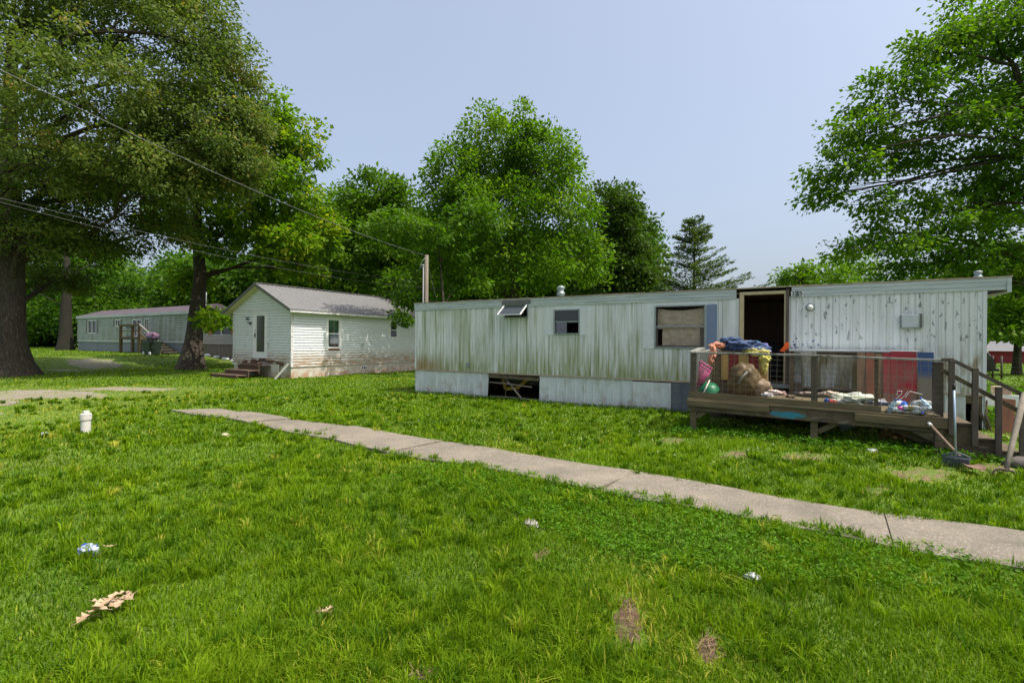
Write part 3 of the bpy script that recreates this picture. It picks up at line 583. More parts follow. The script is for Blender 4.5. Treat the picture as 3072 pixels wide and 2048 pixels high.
trash('snack_packet', 'cream and dark blue packet lying right of the plastic sack', 'packet', 2012, 925, 18, 7, 10.2, (.5, .42, .28), (.05, .08, .2), 9, .4)
BM = [M('clear_blue_plastic', (.45, .58, .66), .15, (.3, .45, .55), 6, spec=.6), M('clear_pale_plastic', (.55, .58, .55), .15, (.4, .45, .4), 6, spec=.6), M('magenta_plastic', (.5, .06, .28), .25), M('yellow_label', (.45, .42, .12), .4, (.3, .28, .12), 9)]
bl = [('magenta labelled clear bottle leaning left in the bottle heap', 2068, 938, (.9, .1, .35), 2), ('yellow labelled clear bottle lying in the middle of the bottle heap', 2092, 936, (1, .0, .1), 3), ('blue tinted bottle upright at the left of the heap', 2048, 936, (.3, -.1, .8), 0),
      ('clear bottle lying at the right end of the heap', 2123, 940, (1, .2, -.05), 1), ('pale bottle pointing at the camera below the yellow label', 2100, 948, (.5, -.8, .1), 1), ('crushed blue bottle near the right post', 2128, 930, (-.4, .2, .6), 0), ('clear bottle lying behind the magenta one', 2060, 926, (.8, .5, .2), 1), ('pale bottle with yellow label at the front left edge', 2054, 946, (1, -.2, .0), 3)]
capm = M('blue_cap', (.02, .08, .5), .3)
for i, (lb, px, py, ax, k) in enumerate(bl):
    c = WY(px, py, 10.1+(.12 if py < 935 else .0)); c.z = max(c.z, dz(c.x)+.04); o = thing('plastic_bottle', lb, 'bottle', c, 'plastic bottles heaped on the deck corner')
    L_ = random.uniform(.85, 1.15); part('bottle_body', MB().lathe(c, [(.01, -.11*L_), (.036, -.105*L_), (.038, -.04), (.033, -.01), (.038, .03), (.036, .07), (.015, .115*L_), (.014, .13*L_)], 14, ax), BM[k if k < 2 else 1], o, True)
    d = Vector(ax).normalized(); part('label', MB().lathe(c, [(.0395, -.035), (.0395, .03)], 14, ax), BM[k], o, True); part('cap', MB().lathe(c+d*.13*L_, [(.017, 0), (.017, .022)], 10, ax), capm, o)
trash('blue_packet', 'bright blue packet on top of the bottle heap', 'packet', 2071, 928, 8, 6, 10.25, (.02, .10, .55), (.05, .2, .6), 21, .3)
trash('rope_coil', 'tan coiled strap at the right end of the deck edge', 'strap', 2135, 951, 13, 6, 10.05, (.35, .28, .18), (.2, .15, .1), 22, .8)
trash('food_wrapper', 'olive crumpled wrapper under the bottles', 'wrapper', 2080, 948, 26, 6, 10.2, (.25, .23, .09), (.35, .33, .28), 23)
trash('plastic_film', 'pale clear film crumpled against the right post', 'film', 2118, 927, 14, 6, 10.3, (.5, .52, .52), (.35, .36, .34), 24, .3)
mb = MB(); a = [WY(*p, 10.3) for p in ((2048, 925), (2070, 905), (2072, 898), (2062, 897), (2060, 908))]; mb.tube(a, .006, 5); a = [WY(*p, 10.3) for p in ((2080, 912), (2090, 898), (2108, 903), (2118, 905))]; mb.tube(a, .006, 5); a = [WY(*p, 10.3) for p in ((2066, 918), (2074, 912), (2086, 898))]; mb.tube(a, .005, 5)
single('wire_rack', mb, m_white, 'bent white wire rack standing among the bottles', 'rack', WY(2060, 925, 10.3))
# work table along the wall and painted boards under it
TT = thing('work_table', 'long narrow white topped table against the mobile home wall on the deck', 'table', (1.0, 12.2, dz(1)))
ta, tb = WY(1812, 808, 12.05), WY(2110, 810, 12.05); zt2 = 1.60
part('tabletop', MB().box(ta.x, tb.x, 12.0, 12.5, zt2-.02, zt2+.02), m_fascia, TT, bevel=.004)
part('apron', MB().box(ta.x+.5, tb.x-.05, 12.03, 12.06, zt2-.10, zt2-.02), m_wood, TT)
for x in (ta.x+.06, tb.x-.1): part('leg', MB().box(x-.03, x+.03, 12.04, 12.1, dz(x), zt2-.02), m_wood, TT); part('leg', MB().box(x-.03, x+.03, 12.4, 12.46, dz(x), zt2-.02), m_wood, TT)
redp = M('bright_red_paint', (.24, .012, .02), .6, (.14, .012, .016), 3, layers=[dict(col=(.12, .09, .06), sc=2.5, lo=.42, hi=.56, amt=.95, zr=(.85, .3)), dict(col=(.1, .05, .05), sc=14, lo=.6, hi=.68, amt=.6)])
bluep = M('dark_blue_paint', (.015, .035, .10), .5, (.02, .05, .13), 3, layers=[dict(col=(.11, .10, .07), sc=2, lo=.2, hi=.4, amt=.95, zr=(.62, .48))])
orp = M('orange_stained_board', (.20, .06, .03), .7, (.10, .055, .035), 3, (2, 2, .6)); brp = M('brown_stained_board', (.11, .07, .045), .8, (.17, .11, .06), 3, (3, 3, .5))
yb = 11.7
for i, (a, b, mt, lb, t) in enumerate(((1970, 1990, brp, 'dark brown board leaning at the left of the red ones', 815), (1991, 2012, orp, 'narrow orange and brown board between brown and red boards', 816), (2013, 2030, brp, 'narrow brown board left of the wide red panel', 818),
        (2030, 2048, redp, 'narrow red board beside the wide red panel', 816), (2048, 2110, redp, 'wide bright red panel standing on the deck', 813), (2111, 2150, bluep, 'dark blue painted panel right of the red panel', 815))):
    A = WY(a, t, yb); B = WY(b, t, yb); single('painted_board', MB().add([(A.x, yb-.02*(i % 2), dz(A.x)), (B.x-.005, yb-.02*(i % 2), dz(B.x)), (B.x-.005, yb+.16, A.z+.05), (A.x, yb+.16, A.z+.05), (A.x, yb-.02*(i % 2)+.02, dz(A.x)), (B.x-.005, yb-.02*(i % 2)+.02, dz(B.x)), (B.x-.005, yb+.18, A.z+.05), (A.x, yb+.18, A.z+.05)], [(0, 1, 2, 3), (7, 6, 5, 4), (0, 4, 5, 1), (1, 5, 6, 2), (2, 6, 7, 3), (3, 7, 4, 0)]),
        mt, lb, 'board', (A.x, yb, dz(A.x)), group='painted boards leaning behind the deck railing')
single('grey_board', MB().bar(WY(1832, 903, 12.2), WY(1832, 812, 12.45), .14, .02), m_railtop, 'narrow grey board leaning on the wall right of the door', 'board', WY(1832, 903, 12.2))
single('cinder_block', MB().box(-.62+.35, -.05, 12.2, 12.45, dz(0), dz(0)+.28), m_wooddk, 'dark block below the right side of the doorway', 'block', (-.2, 12.3, dz(0)), bevel=.01)
a = [WY(*p, TY-.1) for p in ((1790, 806), (1801, 808), (1812, 789), (1803, 786), (1800, 795))]
orange = M('safety_orange', (.85, .13, .02), .6, (.7, .1, .02), 6)
single('orange_flag', MB().prism(a, (0, .012, 0)).prism([WY(*p, TY-.08) for p in ((1803, 788), (1812, 784), (1812, 800), (1804, 806))], (0, .015, 0)), orange, 'orange safety cloth hanging on the right door jamb', 'flag', a[0])
# ------------------------------------------------------------------ tools by the stairs
BR = thing('push_broom', 'upright lawn broom with a pale metal handle and grey bristle fan, against the stair post', 'broom', WY(2197, 1077, DY0-.15))
y = G(2197, 1080).y; h0 = WY(2191, 892, y); h1 = WY(2196, 1056, y)
part('handle', MB().tube([h0, h1], .013, 10), M('pale_metal_tube', (.35, .42, .52), .35, metal=.4), BR, True); part('grip', MB().tube([WY(2191, 880, y), WY(2191, 895, y)], .018, 10), m_black, BR, True)
hd = M('grey_bristle', (.09, .11, .13), .6, (.06, .075, .09), 20, (6, 6, .5)); mb = MB(); c0 = WY(2196, 1052, y); c0.z += .07
for k in range(26):
    t = (k/25-.5); mb.tube([c0+Vector((t*.13, 0, -.03)), c0+Vector((t*.26, 0, -.09)), c0+Vector((t*.34, random.uniform(-.015, .015), -.21+abs(t)*.02))], [.006, .006, .004], 5)
part('bristles', mb, hd, BR, True)
part('head', MB().tube([c0+Vector((-.15, 0, -.06)), c0+Vector((-.10, 0, -.02)), c0+Vector((0, 0, .01)), c0+Vector((.10, 0, -.02)), c0+Vector((.15, 0, -.06))], .012, 8).tube([c0+Vector((-.15, 0, -.07)), c0+Vector((.15, 0, -.07))], .018, 8), hd, BR, True)
SHZ = .05
SH = thing('shovel', 'long handled shovel leaning from the deck edge with its rusty blade on the grass', 'shovel', WY(2250, 1085, DY0-.5))
a = WY(2133, 971, DY0-.06); b = G(2227, 1070, .08); c = G(2273, 1091, .07)
part('handle', MB().tube([a, a.lerp(b, .5)+Vector((0, 0, -.01)), b], [.02, .019, .017], 10), m_redwood if False else M('old_ash_handle', (.22, .15, .10), .7, (.15, .10, .07), 5, (3, 3, 1)), SH, True)
part('grip', MB().tube([a, a.lerp(b, .07)], .023, 10), m_white, SH, True)
d = (c-b).normalized(); sdv = d.cross(Vector((0, 0, 1))).normalized(); vs = []; fs = []
for i in range(9):
    t = i/8; wd = .10*(1-max(0, t-.55)**1.6*2.6) if t > .0 else .10; wd = max(wd, .012)
    for j in range(7):
        s_ = j/3-1; vs.append(b+d*(.30*t)+sdv*wd*s_+Vector((0, 0, .03*s_*s_*(1-t*.5)+.015)))
for i in range(8):
    for j in range(6): fs.append((i*7+j, i*7+j+1, (i+1)*7+j+1, (i+1)*7+j))
part('blade', MB().add(vs, fs), M('rusty_steel', (.26, .17, .12), .6, (.15, .085, .06), 6, metal=.3), SH, True)
part('socket', MB().tube([b-d*.06, b+d*.05], [.02, .028], 10), M('rust', (.2, .10, .06), .7, metal=.2), SH, True)
PX = thing('pickaxe', 'old pickaxe with a thick pale handle leaning at the right end of the stairs', 'pickaxe', WY(2308, 1075, DY0-.4))
a = WY(2353, 905, DY0-.2); b = G(2311, 1078, .13)
part('handle', MB().tube([a, a.lerp(b, .35)+Vector((.0, 0, 0)), a.lerp(b, .7), b], [.034, .036, .03, .028], 12), m_pole, PX, True)
part('head', MB().tube([G(2277, 1092, .03), G(2284, 1080, .10), G(2297, 1076, .13), b, G(2324, 1080, .11), G(2334, 1092, .04)], [.006, .014, .02, .028, .02, .008], 8), M('rust_pick', (.2, .14, .11), .7, metal=.2), PX, True)
# rocks & oddments under the deck
rk = M('yellow_brown_stone', (.24, .16, .05), .9, (.15, .10, .04), 3, bump=.6)
def rock(lab, px, py, y, r, seed, mt=rk, name='stone', cat='stone'):
    c = WY(px, py, y); return single(name, MB().lump((c.x, c.y, r[2]*.6), r, .3, 1.3, seed, 3), mt, lab, cat, (c.x, c.y, 0), True)
rock('big yellow brown boulder in the shade under the deck', 2045, 1003, 10.8, (.2, .2, .17), 1)
rock('smaller brown stone right of the boulder under the deck', 2082, 1010, 10.7, (.12, .12, .09), 2)
rock('dark stone lump beyond the pickaxe head at the foot of the stairs', 2345, 1078, DY0-.3, (.18, .15, .1), 4, M('dark_stone', (.13, .11, .1), .9, (.08, .07, .06), 4))
c = WY(2002, 1040, 9.75); single('round_lid', MB().lathe((c.x, c.y, 0), [(.085, 0), (.085, .03), (.07, .055), (.02, .065)], 18), M('grey_plastic', (.45, .47, .48), .4), 'round pale grey plastic lid lying in the weeds in front of the deck', 'lid', (c.x, c.y, 0), True)  # flat grey lid with a domed top
trash_c = WY(1940, 983, 11.2); single('plastic_bag', MB().lump((trash_c.x, trash_c.y, .25), (.16, .1, .13), .5, 2, 31, 3), M('blue_grey_film', (.3, .36, .42), .3), 'pale plastic bag snagged in the dark under the deck', 'bag', (trash_c.x, trash_c.y, .15), True)
c = WY(2172, 1000, 10.4); single('black_bucket', MB().lathe((c.x, c.y, .0), [(.09, 0), (.12, .26), (.125, .27), (.10, .26)], 18), m_black, 'black bucket behind the right deck leg', 'bucket', (c.x, c.y, 0), True)
# ------------------------------------------------------------------ right of the trailer: beam, blocks, planks, planter, car, fence, barn
a = WY(2262, 922, 12.9); b = WY(2335, 922, 12.6)
single('steel_beam', MB().box(a.x-.1, a.x+.95, 13.2, 13.3, a.z-.10, a.z+.12).tube([(a.x+.9, 13.15, a.z-.02), (a.x+1.15, 13.1, a.z-.04)], .04, 10), m_white, 'white steel beam sticking out past the right end of mobile home 225', 'beam', (a.x, 13.2, 0))
single('timber_pile', MB().box(a.x+.45, a.x+.6, 13.22, 13.32, -.05, a.z-.1), m_redwood, 'support under the white beam', 'post', (a.x+.5, 13.2, 0)) if False else None
c = WY(2298, 898, 13.4); single('concrete_block', MB().box(c.x-.14, c.x+.12, 13.22, 13.42, c.z-.10+.0, c.z+.10), m_found, 'grey concrete block resting on the white steel beam', 'block', (c.x, 13.3, c.z-.1), bevel=.008)
a = WY(2312, 1018, 12.4); t = WY(2312, 917, 12.4)
single('wooden_plank', MB().bar((a.x-.02, 12.4, -.02), (t.x+.05, 12.55, t.z), .22, .04, (0, 1, 0)), m_redwood, 'upright red brown plank beyond the stairs', 'plank', (a.x, 12.4, 0), bevel=.004)
a = WY(2262, 960, 14.3); PB = thing('planter_bed', 'low timber garden bed behind the red brown plank', 'planter', (a.x+.8, 14.3, 0))
for z in (.12, .3): part('timber', MB().box(a.x-.3, a.x+2.2, 14.3, 14.38, z-.08, z+.08), m_wood2, PB, bevel=.005)
part('timber', MB().box(a.x+2.2, a.x+2.28, 14.3, 16, 0, .38), m_wood2, PB); part('soil', MB().box(a.x-.3, a.x+2.2, 14.38, 16, 0, .3), m_dirt, PB)
# pickup behind trailer
blk = M('black_car_paint', (.012, .012, .014), .2, spec=.7)
cp = G(2262, 872); CX, CYY = cp.x, cp.y
CAR = thing('parked_truck', 'black vehicle parked beyond the right end of the mobile home, only its rear showing', 'car', (CX-1.6, CYY+1, 0))
sidep = [(-3.7, .45), (-3.7, .85), (-3.5, 1.0), (-2.6, 1.05), (-2.0, 1.62), (-.25, 1.68), (.15, 1.45), (.38, 1.0), (.45, .8), (.42, .5), (.2, .4)]
part('body', MB().prism([(CX+x, CYY, z) for x, z in sidep], (0, 1.8, 0)), blk, CAR, bevel=.06)
part('window', MB().prism([(CX+x, CYY-.004, z) for x, z in ((-1.9, 1.1), (-1.75, 1.5), (-.3, 1.57), (.05, 1.4), (.22, 1.08))], (0, .003, 0)), m_glassdk, CAR)
part('bumper', MB().box(CX+.38, CX+.58, CYY+.05, CYY+1.75, .45, .62), blk, CAR, bevel=.03)
part('tail_light', MB().box(CX+.38, CX+.44, CYY+.02, CYY+.15, .8, 1.3), M('tail_red', (.2, .01, .01), .3), CAR)
for x in (-2.9, -.55):
    for yy in (CYY+.02, CYY+1.6): part('wheel', MB().lathe((CX+x, yy-.03, .34), [(.2, 0), (.34, .02), (.34, .2), (.2, .22)], 24, (0, 1, 0)), m_black, CAR, True)
# wire fence
FN = thing('wire_fence', 'low wire fence with thin wooden posts beyond the mobile home on the right', 'fence', G(2306, 872))
fp = [G(2240, 866), G(2306, 870), G(2318, 874), G(2420, 878)]; f0 = G(2200, 864); f1 = G(2520, 886)
for t in (.05, .3, .37, .62, .85):
    p = f0.lerp(f1, t); part('post', MB().tube([(p.x, p.y, -.1), (p.x, p.y, 1.25)], .045, 8), m_wooddk, FN, True)
mb = MB()
for z in (.2, .45, .7, .95, 1.15): mb.tube([(f0.x, f0.y, z), ((f0.x+f1.x)/2, (f0.y+f1.y)/2, z-.02), (f1.x, f1.y, z)], .008, 4)
part('wires', mb, m_wire, FN)
bq = G(2270, 833); barnred = M('barn_red', (.34, .035, .05), .7, (.26, .03, .04), 3, (6, 6, .3))
BN = thing('red_barn', 'long red barn with grey roof far beyond the fence on the right', 'barn', bq)
ex = Vector((.93, -.36, 0)); ey = Vector((.36, .93, 0)); o = bq
def bp_(u, v, z): q = o+ex*u+ey*v; return (q.x, q.y, z)
part('wall', MB().add([bp_(0, 0, -.2), bp_(26, 0, -.2), bp_(26, 8, -.2), bp_(0, 8, -.2), bp_(0, 0, 1.4), bp_(26, 0, 1.4), bp_(26, 8, 1.4), bp_(0, 8, 1.4), bp_(0, 4, 2.3), bp_(26, 4, 2.3)], [(0, 1, 5, 4), (2, 3, 7, 6), (0, 4, 8, 7, 3), (1, 2, 6, 9, 5)]), barnred, BN)
part('roof', MB().add([bp_(-.4, -.5, 1.3), bp_(26.4, -.5, 1.3), bp_(26.4, 4, 2.4), bp_(-.4, 4, 2.4), bp_(-.4, 8.5, 1.3), bp_(26.4, 8.5, 1.3)], [(0, 1, 2, 3), (3, 2, 5, 4)]), m_hroof, BN)
part('door', MB().add([bp_(3, -.02, 0), bp_(3.9, -.02, 0), bp_(3.9, -.02, 1.35), bp_(3, -.02, 1.35)], [(0, 1, 2, 3)]), m_white, BN)
# ------------------------------------------------------------------ small house 245
HX0, HX1, HY0, HY1 = -24.85, -20.2, 14.18, 22.9; HC = (HX0+HX1)/2; EZ, AZ = 3.13, 4.43; OH = .36; HW = (HX1-HX0)/2+OH
HS = thing('small_house', 'small white clapboard house marked 245 with a grey metal gable roof', 'house', (HC, HY0, 0))
def rzf(x): return AZ-(AZ-EZ)*abs(x-HC)/HW
dh = (-23.02, -22.12, .93, 3.02)
lp = laps(.52, 3.25, .125, -.018)
g = gridwall([(HX0, 0), (HX1, 0)], lp, [dh], lambda u, v, d: (u, HY0+d, v))
# gable triangle rows
z = lp[-1][0]
def gtri(yy, sgn, zs=3.25):
    mb = MB(); zz = zs
    while zz < AZ-.12:
        z2 = min(zz+.125, AZ-.06); h0 = (AZ-.07-zz)/((AZ-EZ)/HW); h1 = (AZ-.07-z2)/((AZ-EZ)/HW); h0 = min(h0, (HX1-HX0)/2); h1 = min(h1, (HX1-HX0)/2)
        q3 = zz+(z2-zz)*.7; mb.add([(HC-h0, yy-.018*sgn, zz), (HC+h0, yy-.018*sgn, zz), (HC+h1, yy-.010*sgn, q3), (HC-h1, yy-.010*sgn, q3), (HC-h0, yy+.045*sgn, zz), (HC+h0, yy+.045*sgn, zz), (HC+h1, yy+.045*sgn, q3), (HC-h1, yy+.045*sgn, q3), (HC-h1, yy+.045*sgn, z2), (HC+h1, yy+.045*sgn, z2)], [(0, 1, 2, 3), (4, 5, 1, 0), (3, 2, 6, 7), (7, 6, 9, 8)]); zz = z2
    return mb
gt = gtri(HY0, 1); o_ = len(g.v); g.v += gt.v; g.f += [tuple(i+o_ for i in f) for f in gt.f]
# stop lower laps at the roof line
part('gable_wall', g, m_hwhite, HS)
g = gridwall([(HX0, 0), (HX1, 0)], lp, [], lambda u, v, d: (u, HY1-d, v)); g.f = [f[::-1] for f in g.f]; gt = gtri(HY1, -1); o_ = len(g.v); g.v += gt.v; g.f += [tuple(i+o_ for i in f)[::-1] for f in gt.f]; part('gable_wall', g, m_hwhite, HS)
w1 = (16.2, 16.9, 1.40, 2.80); w2 = (20.45, 21.0, 1.97, 2.80)
g = gridwall([(HY0, 0), (HY1, 0)], lp, [w1, w2], lambda u, v, d: (HX1-d, u, v)); part('side_wall', g, m_hwhite, HS)
g = gridwall([(HY0, 0), (HY1, 0)], lp, [], lambda u, v, d: (HX0+d, u, v)); part('side_wall', g, m_hwhite, HS)
mb = MB().box(HX0+.03, HX1-.03, HY0+.03, HY1-.03, -.2, .52); part('foundation', mb, m_found, HS)
mb = MB().box(HX0-.012, HX0+.07, HY0-.02, HY0, .52, 3.27).box(HX1-.08, HX1+.02, HY0-.022, HY0, .52, 3.22).box(HX1, HX1+.022, HY0, HY0+.1, .52, 3.2).box(HX1, HX1+.022, HY1-.1, HY1, .52, 3.2); part('corner_board', mb, m_peel, HS)
RY0, RY1 = HY0-.32, HY1+.3
def roofside(sg):
    per = .23; l = []; yv = RY0; 
    while yv < RY1-.05: l += [(yv, 0), (yv+.02, .022), (yv+.045, .022), (yv+.065, 0)]; yv += per
    l.append((RY1, 0)); return gridwall(l, [(0, 0), (1, 0)], [], lambda u, v, d: (HC+sg*v*(HW+.03), u, AZ-(AZ-EZ)*v*(HW+.03)/HW+.03+d))
rf = part('roof', roofside(1), m_hroof, HS); g = roofside(-1); g.f = [f[::-1] for f in g.f]; o_ = part('roof', g, m_hroof, HS)
mb = MB().bar((HC, RY0-.01, AZ+.05), (HC, RY1+.01, AZ+.05), .22, .025); part('ridge_cap', mb, m_hroof, HS)
mb = MB()
for sg in (1, -1):
    P = (HC, RY0, AZ); Q = (HC+sg*(HW+.03), RY0, EZ); mb.prism([(HC, RY0, AZ+.05), (HC+sg*(HW+.04), RY0, EZ+.035), (HC+sg*(HW+.04), RY0, EZ-.11), (HC, RY0, AZ-.11)], (0, -.03, 0))
part('rake_trim', mb, m_trimgrey, HS)
for sg in (1, -1):
    part('eave_fascia', MB().box(HC+sg*HW, HC+sg*(HW-.03), RY0+.0, RY1, EZ-.11, EZ+.01), m_peel, HS)
    part('soffit', MB().add([(HC+sg*HW, RY0, EZ-.08), (HC+sg*HW, RY1, EZ-.08), (HC+sg*(HW-OH-.02), RY1, EZ+.06), (HC+sg*(HW-OH-.02), RY0, EZ+.06)], [(0, 1, 2, 3)]), m_soffit, HS)
    part('soffit', MB().add([(HC, RY0, AZ-.10), (HC, HY0, AZ-.10), (HC+sg*HW, HY0, EZ-.10), (HC+sg*HW, RY0, EZ-.10)], [(0, 1, 2, 3)]), m_soffit, HS)
part('ceiling', MB().box(HX0+.02, HX1-.02, HY0+.02, HY1-.02, 3.1, 3.14), m_soffit, HS)
part('partition', MB().box(HX0+.05, HX1-.05, HY0+2.4, HY0+2.45, .5, 3.1).box(HX0+.05, HX1-.05, HY0+.05, HY1-.05, .5, .56), m_curtain, HS)
x0, x1, z0, z1 = dh
o = part('door_casing', MB().box(x0-.12, x0, HY0-.03, HY0+.05, z0-.05, z1+.10).box(x1, x1+.12, HY0-.03, HY0+.05, z0-.05, z1+.10).box(x0, x1, HY0-.03, HY0+.05, z1, z1+.10).box(x0, x1, HY0-.03, HY0+.06, z0-.05, z0), m_white, HS, bevel=.004)
dr = part('storm_door', MB().box(x0, x0+.16, HY0-.01, HY0+.02, z0, z1).box(x1-.1, x1, HY0-.01, HY0+.02, z0, z1).box(x0+.16, x1-.1, HY0-.01, HY0+.02, z0, z0+.25).box(x0+.16, x1-.1, HY0-.01, HY0+.02, z1-.1, z1), m_white, HS, bevel=.003)
part('glass', MB().box(x0+.16, x1-.1, HY0+.0, HY0+.008, z0+.25, z1-.1), M('storm_glass', (.055, .07, .055), .08, (.09, .09, .075), 2, spec=.6), dr); part('handle', MB().box(x0+.07, x0+.10, HY0-.06, HY0-.02, z0+.95, z0+1.15).box(x0+.07, x0+.1, HY0-.03, HY0-.01, z0+1.25, z0+1.3), m_black, dr)
part('inner_door', MB().box(x0, x1, HY0+.04, HY0+.06, z0, z1), M('sage_inner_door', (.30, .33, .29), .6, (.2, .23, .2), 3, (1, 1, .4)), HS)
def hwin(w_, sill=.03):
    a, b, z0, z1 = w_; f = part('window', MB().box(HX1-.04, HX1+.03, a-.13, a, z0-.13, z1+.10).box(HX1-.04, HX1+.03, b, b+.13, z0-.13, z1+.10).box(HX1-.04, HX1+.03, a, b, z1, z1+.10).box(HX1-.04, HX1+.03, a, b, z0-.13, z0-.04).box(HX1-.04, HX1+.05, a, b, z0-.04, z0), m_white, HS, bevel=.004)
    zm = (z0+z1)/2; part('sash', MB().box(HX1-.03, HX1+.0, a, a+.04, z0, z1).box(HX1-.03, HX1+.0, b-.04, b, z0, z1).box(HX1-.03, HX1+.0, a+.04, b-.04, zm-.02, zm+.02).box(HX1-.03, HX1, a+.04, b-.04, z0, z0+.04).box(HX1-.03, HX1, a+.04, b-.04, z1-.04, z1), m_white, f)
    part('pane', MB().box(HX1-.02, HX1-.015, a+.04, b-.04, z0+.04, z1-.04), m_glass, f); return f
f = hwin(w1); cm = M('pale_green_curtain', (.30, .40, .34), .9, (.22, .31, .26), 4, (1, 12, .3))
cu = curtain(w1[0], w1[1], 0, w1[2], w1[3], 0, .02, 40, 3); cu.v = [(HX1-.12+v[1], v[0], v[2]) for v in cu.v]; part('curtain', cu, cm, f, True)
f = hwin(w2); cu = curtain(w2[0], w2[1], 0, w2[2], w2[3], 0, .02, 20, 3); cu.v = [(HX1-.3+v[1], v[0], v[2]) for v in cu.v]; part('curtain', cu, m_dark, f, True)
part('rotten_sill', MB().box(HX1+.0, HX1+.035, w1[0], w1[1], w1[2]-.13, w1[2]-.04), m_redwood, HS)
t = WY(568.5, 732, HY0-.02); text('house_number', '245', .24, (t.x, HY0-.02, t.z), m_black, HS)
t = WY(577, 741, HY0); o = part('wall_lamp', MB().lathe((t.x, HY0, t.z), [(.05, 0), (.05, .02), (.02, .05)], 12, (0, -1, 0)).lathe((t.x+.03, HY0-.06, t.z-.03), [(.02, 0), (.03, .03), (.045, .08)], 12, (.6, -.5, -.5)).lathe((t.x-.05, HY0-.06, t.z), [(.02, 0), (.03, .03), (.04, .08)], 12, (-.7, -.5, .1)), m_black, HS, True)
mb = MB(); y0 = 18.35; mb.box(HX1-.02, HX1-.005, y0, y0+.42, .24, .42); o = part('foundation_vent', mb, m_white, HS)
for q_ in (.04, .16, .28): part('slot', MB().box(HX1-.004, HX1+.002, y0+q_, y0+q_+.08, .28, .38), m_black, o)
part('outlet_box', MB().box(HX1, HX1+.06, 19.0, 19.1, 1.2, 1.3), m_white, HS); part('pipe', MB().tube([(HX1+.03, 16.95, 1.2), (HX1+.03, 16.95, .75), (HX1+.03, 18.9, .75)], .012, 6), m_peel, HS)
# rotten hole under the door
mb = MB()
for k in range(26):
    x = random.uniform(-24.1, -20.9); z = .80-abs(x+22.6)*.10+random.uniform(-.06, .06); mb.box(x, x+random.uniform(.15, .5), HY0-.03-random.random()*.03, HY0-.012, z-.05, z+random.uniform(.0, .06))
part('rotten_boards', mb, M('rotten_wood', (.14, .08, .05), .9, (.07, .045, .03), 8, bump=.6), HS)
# front steps
ws = M('old_step_wood', (.13, .08, .055), .85, (.08, .055, .04), 5, (1, 2, 2), bump=.5)
ST = thing('wooden_steps', 'collapsed brown wooden steps below the door of the small house', 'steps', (-22.7, 13.6, 0))
part('tread', MB().box(-24.0, -21.8, 12.6, 13.2, .10, .16).box(-24.0, -21.8, 12.62, 12.66, -.1, .10), ws, ST, bevel=.008)
part('tread', MB().box(-23.6, -21.7, 13.05, 13.65, .30, .36).box(-23.6, -21.7, 13.08, 13.12, .0, .30), ws, ST, bevel=.008)
part('tread', MB().box(-23.4, -21.7, 13.55, 14.12, .50, .56).box(-23.4, -21.7, 13.58, 13.62, .2, .50), ws, ST, bevel=.008)
mb = MB()
for k in range(10): mb.bar((-23.3+random.random()*.5, 13.5+random.random()*.5, .58+random.random()*.06), (-22.0+random.random()*.4, 13.5+random.random()*.5, .58+random.random()*.1), .09, .025)
part('loose_plank', mb, ws, ST)
a = WY(663, 835, HY0-.1); b = WY(634, 867, HY0-.6); single('leaning_board', MB().bar(a, (b.x, HY0-.65, .0), .13, .03, (0, 1, 0)), M('mossy_board', (.30, .32, .27), .8, (.2, .22, .17), 6), 'pale peeling board leaning against the front right corner of the small house', 'board', (b.x, HY0-.6, 0))
single('white_panel', MB().box(-21.6, -21.0, HY0-.05, HY0-.035, 0, .62), m_found, 'stained white panel standing between the steps and the leaning board', 'panel', (-21.3, HY0-.04, 0))
# ------------------------------------------------------------------ back mobile home
BY = 21.0
def bx(px, py=770): return WY(px, py, BY)
b0, b1_ = bx(178).x, bx(438).x; et = (bx(178, 727).z+bx(438, 720).z)/2; sb = (bx(178, 781).z+bx(438, 787).z)/2
m_bside = M('grey_green_vinyl', (.38, .41, .40), .6, (.32, .35, .335), 1, (1, 1, 2), layers=[dict(col=(.16, .20, .08), sc=1.2, st=(1.5, 1, .3), lo=.45, hi=.65, amt=.7)])
m_bskirt = M('slate_grey_skirting', (.16, .18, .21), .7, (.22, .24, .26), 3, (3, 3, .3)); m_broof = M('maroon_shingle_roof', (.075, .06, .075), .8, (.10, .075, .085), 2)
BH = thing('mobile_home', 'grey green sided mobile home far left behind the trees, with a small entry deck', 'mobile home', (b0, BY, .5))
def lapw(x0, x1, y, z0, z1, holes, per=.2): return gridwall([(x0, 0), (x1, 0)], laps(z0, z1, per, -.02), holes, lambda u, v, d: (u, y+d, v))
bh = []
for a, b, t_, d_ in ((265*.234, 0, 0, 0),) if False else (): pass
wl = [(202, 221.5, 735.5, 765.5), (265, 276.5, 734, 750), (305, 325, 734, 775), (332.5, 342.5, 731, 766)]
for (a, b, t_, d_) in wl: p = bx(a, t_); q = bx(b, d_); bh.append((p.x, q.x, max(q.z, sb+.02), p.z))
part('wall', lapw(b0, b1_, BY, sb, et, bh), m_bside, BH)
part('end_wall', MB().box(b0, b0+.05, BY+.01, BY+4.3, sb, et).box(b1_-.05, b1_, BY+.01, BY+4.3, sb, et).box(b0, b1_, BY+4.25, BY+4.3, sb, et), m_bside, BH)
part('skirting', gridwall(ribs(b0, b1_, .3, .06, .02), [(.2, 0), (sb-.05, 0)], [], lambda u, v, d: (u, BY+.06+d, v)), m_bskirt, BH)
part('skirting', MB().box(b0+.05, b0+.1, BY+.1, BY+4.2, .2, sb).box(b1_-.1, b1_-.05, BY+.1, BY+4.2, .2, sb), m_bskirt, BH)
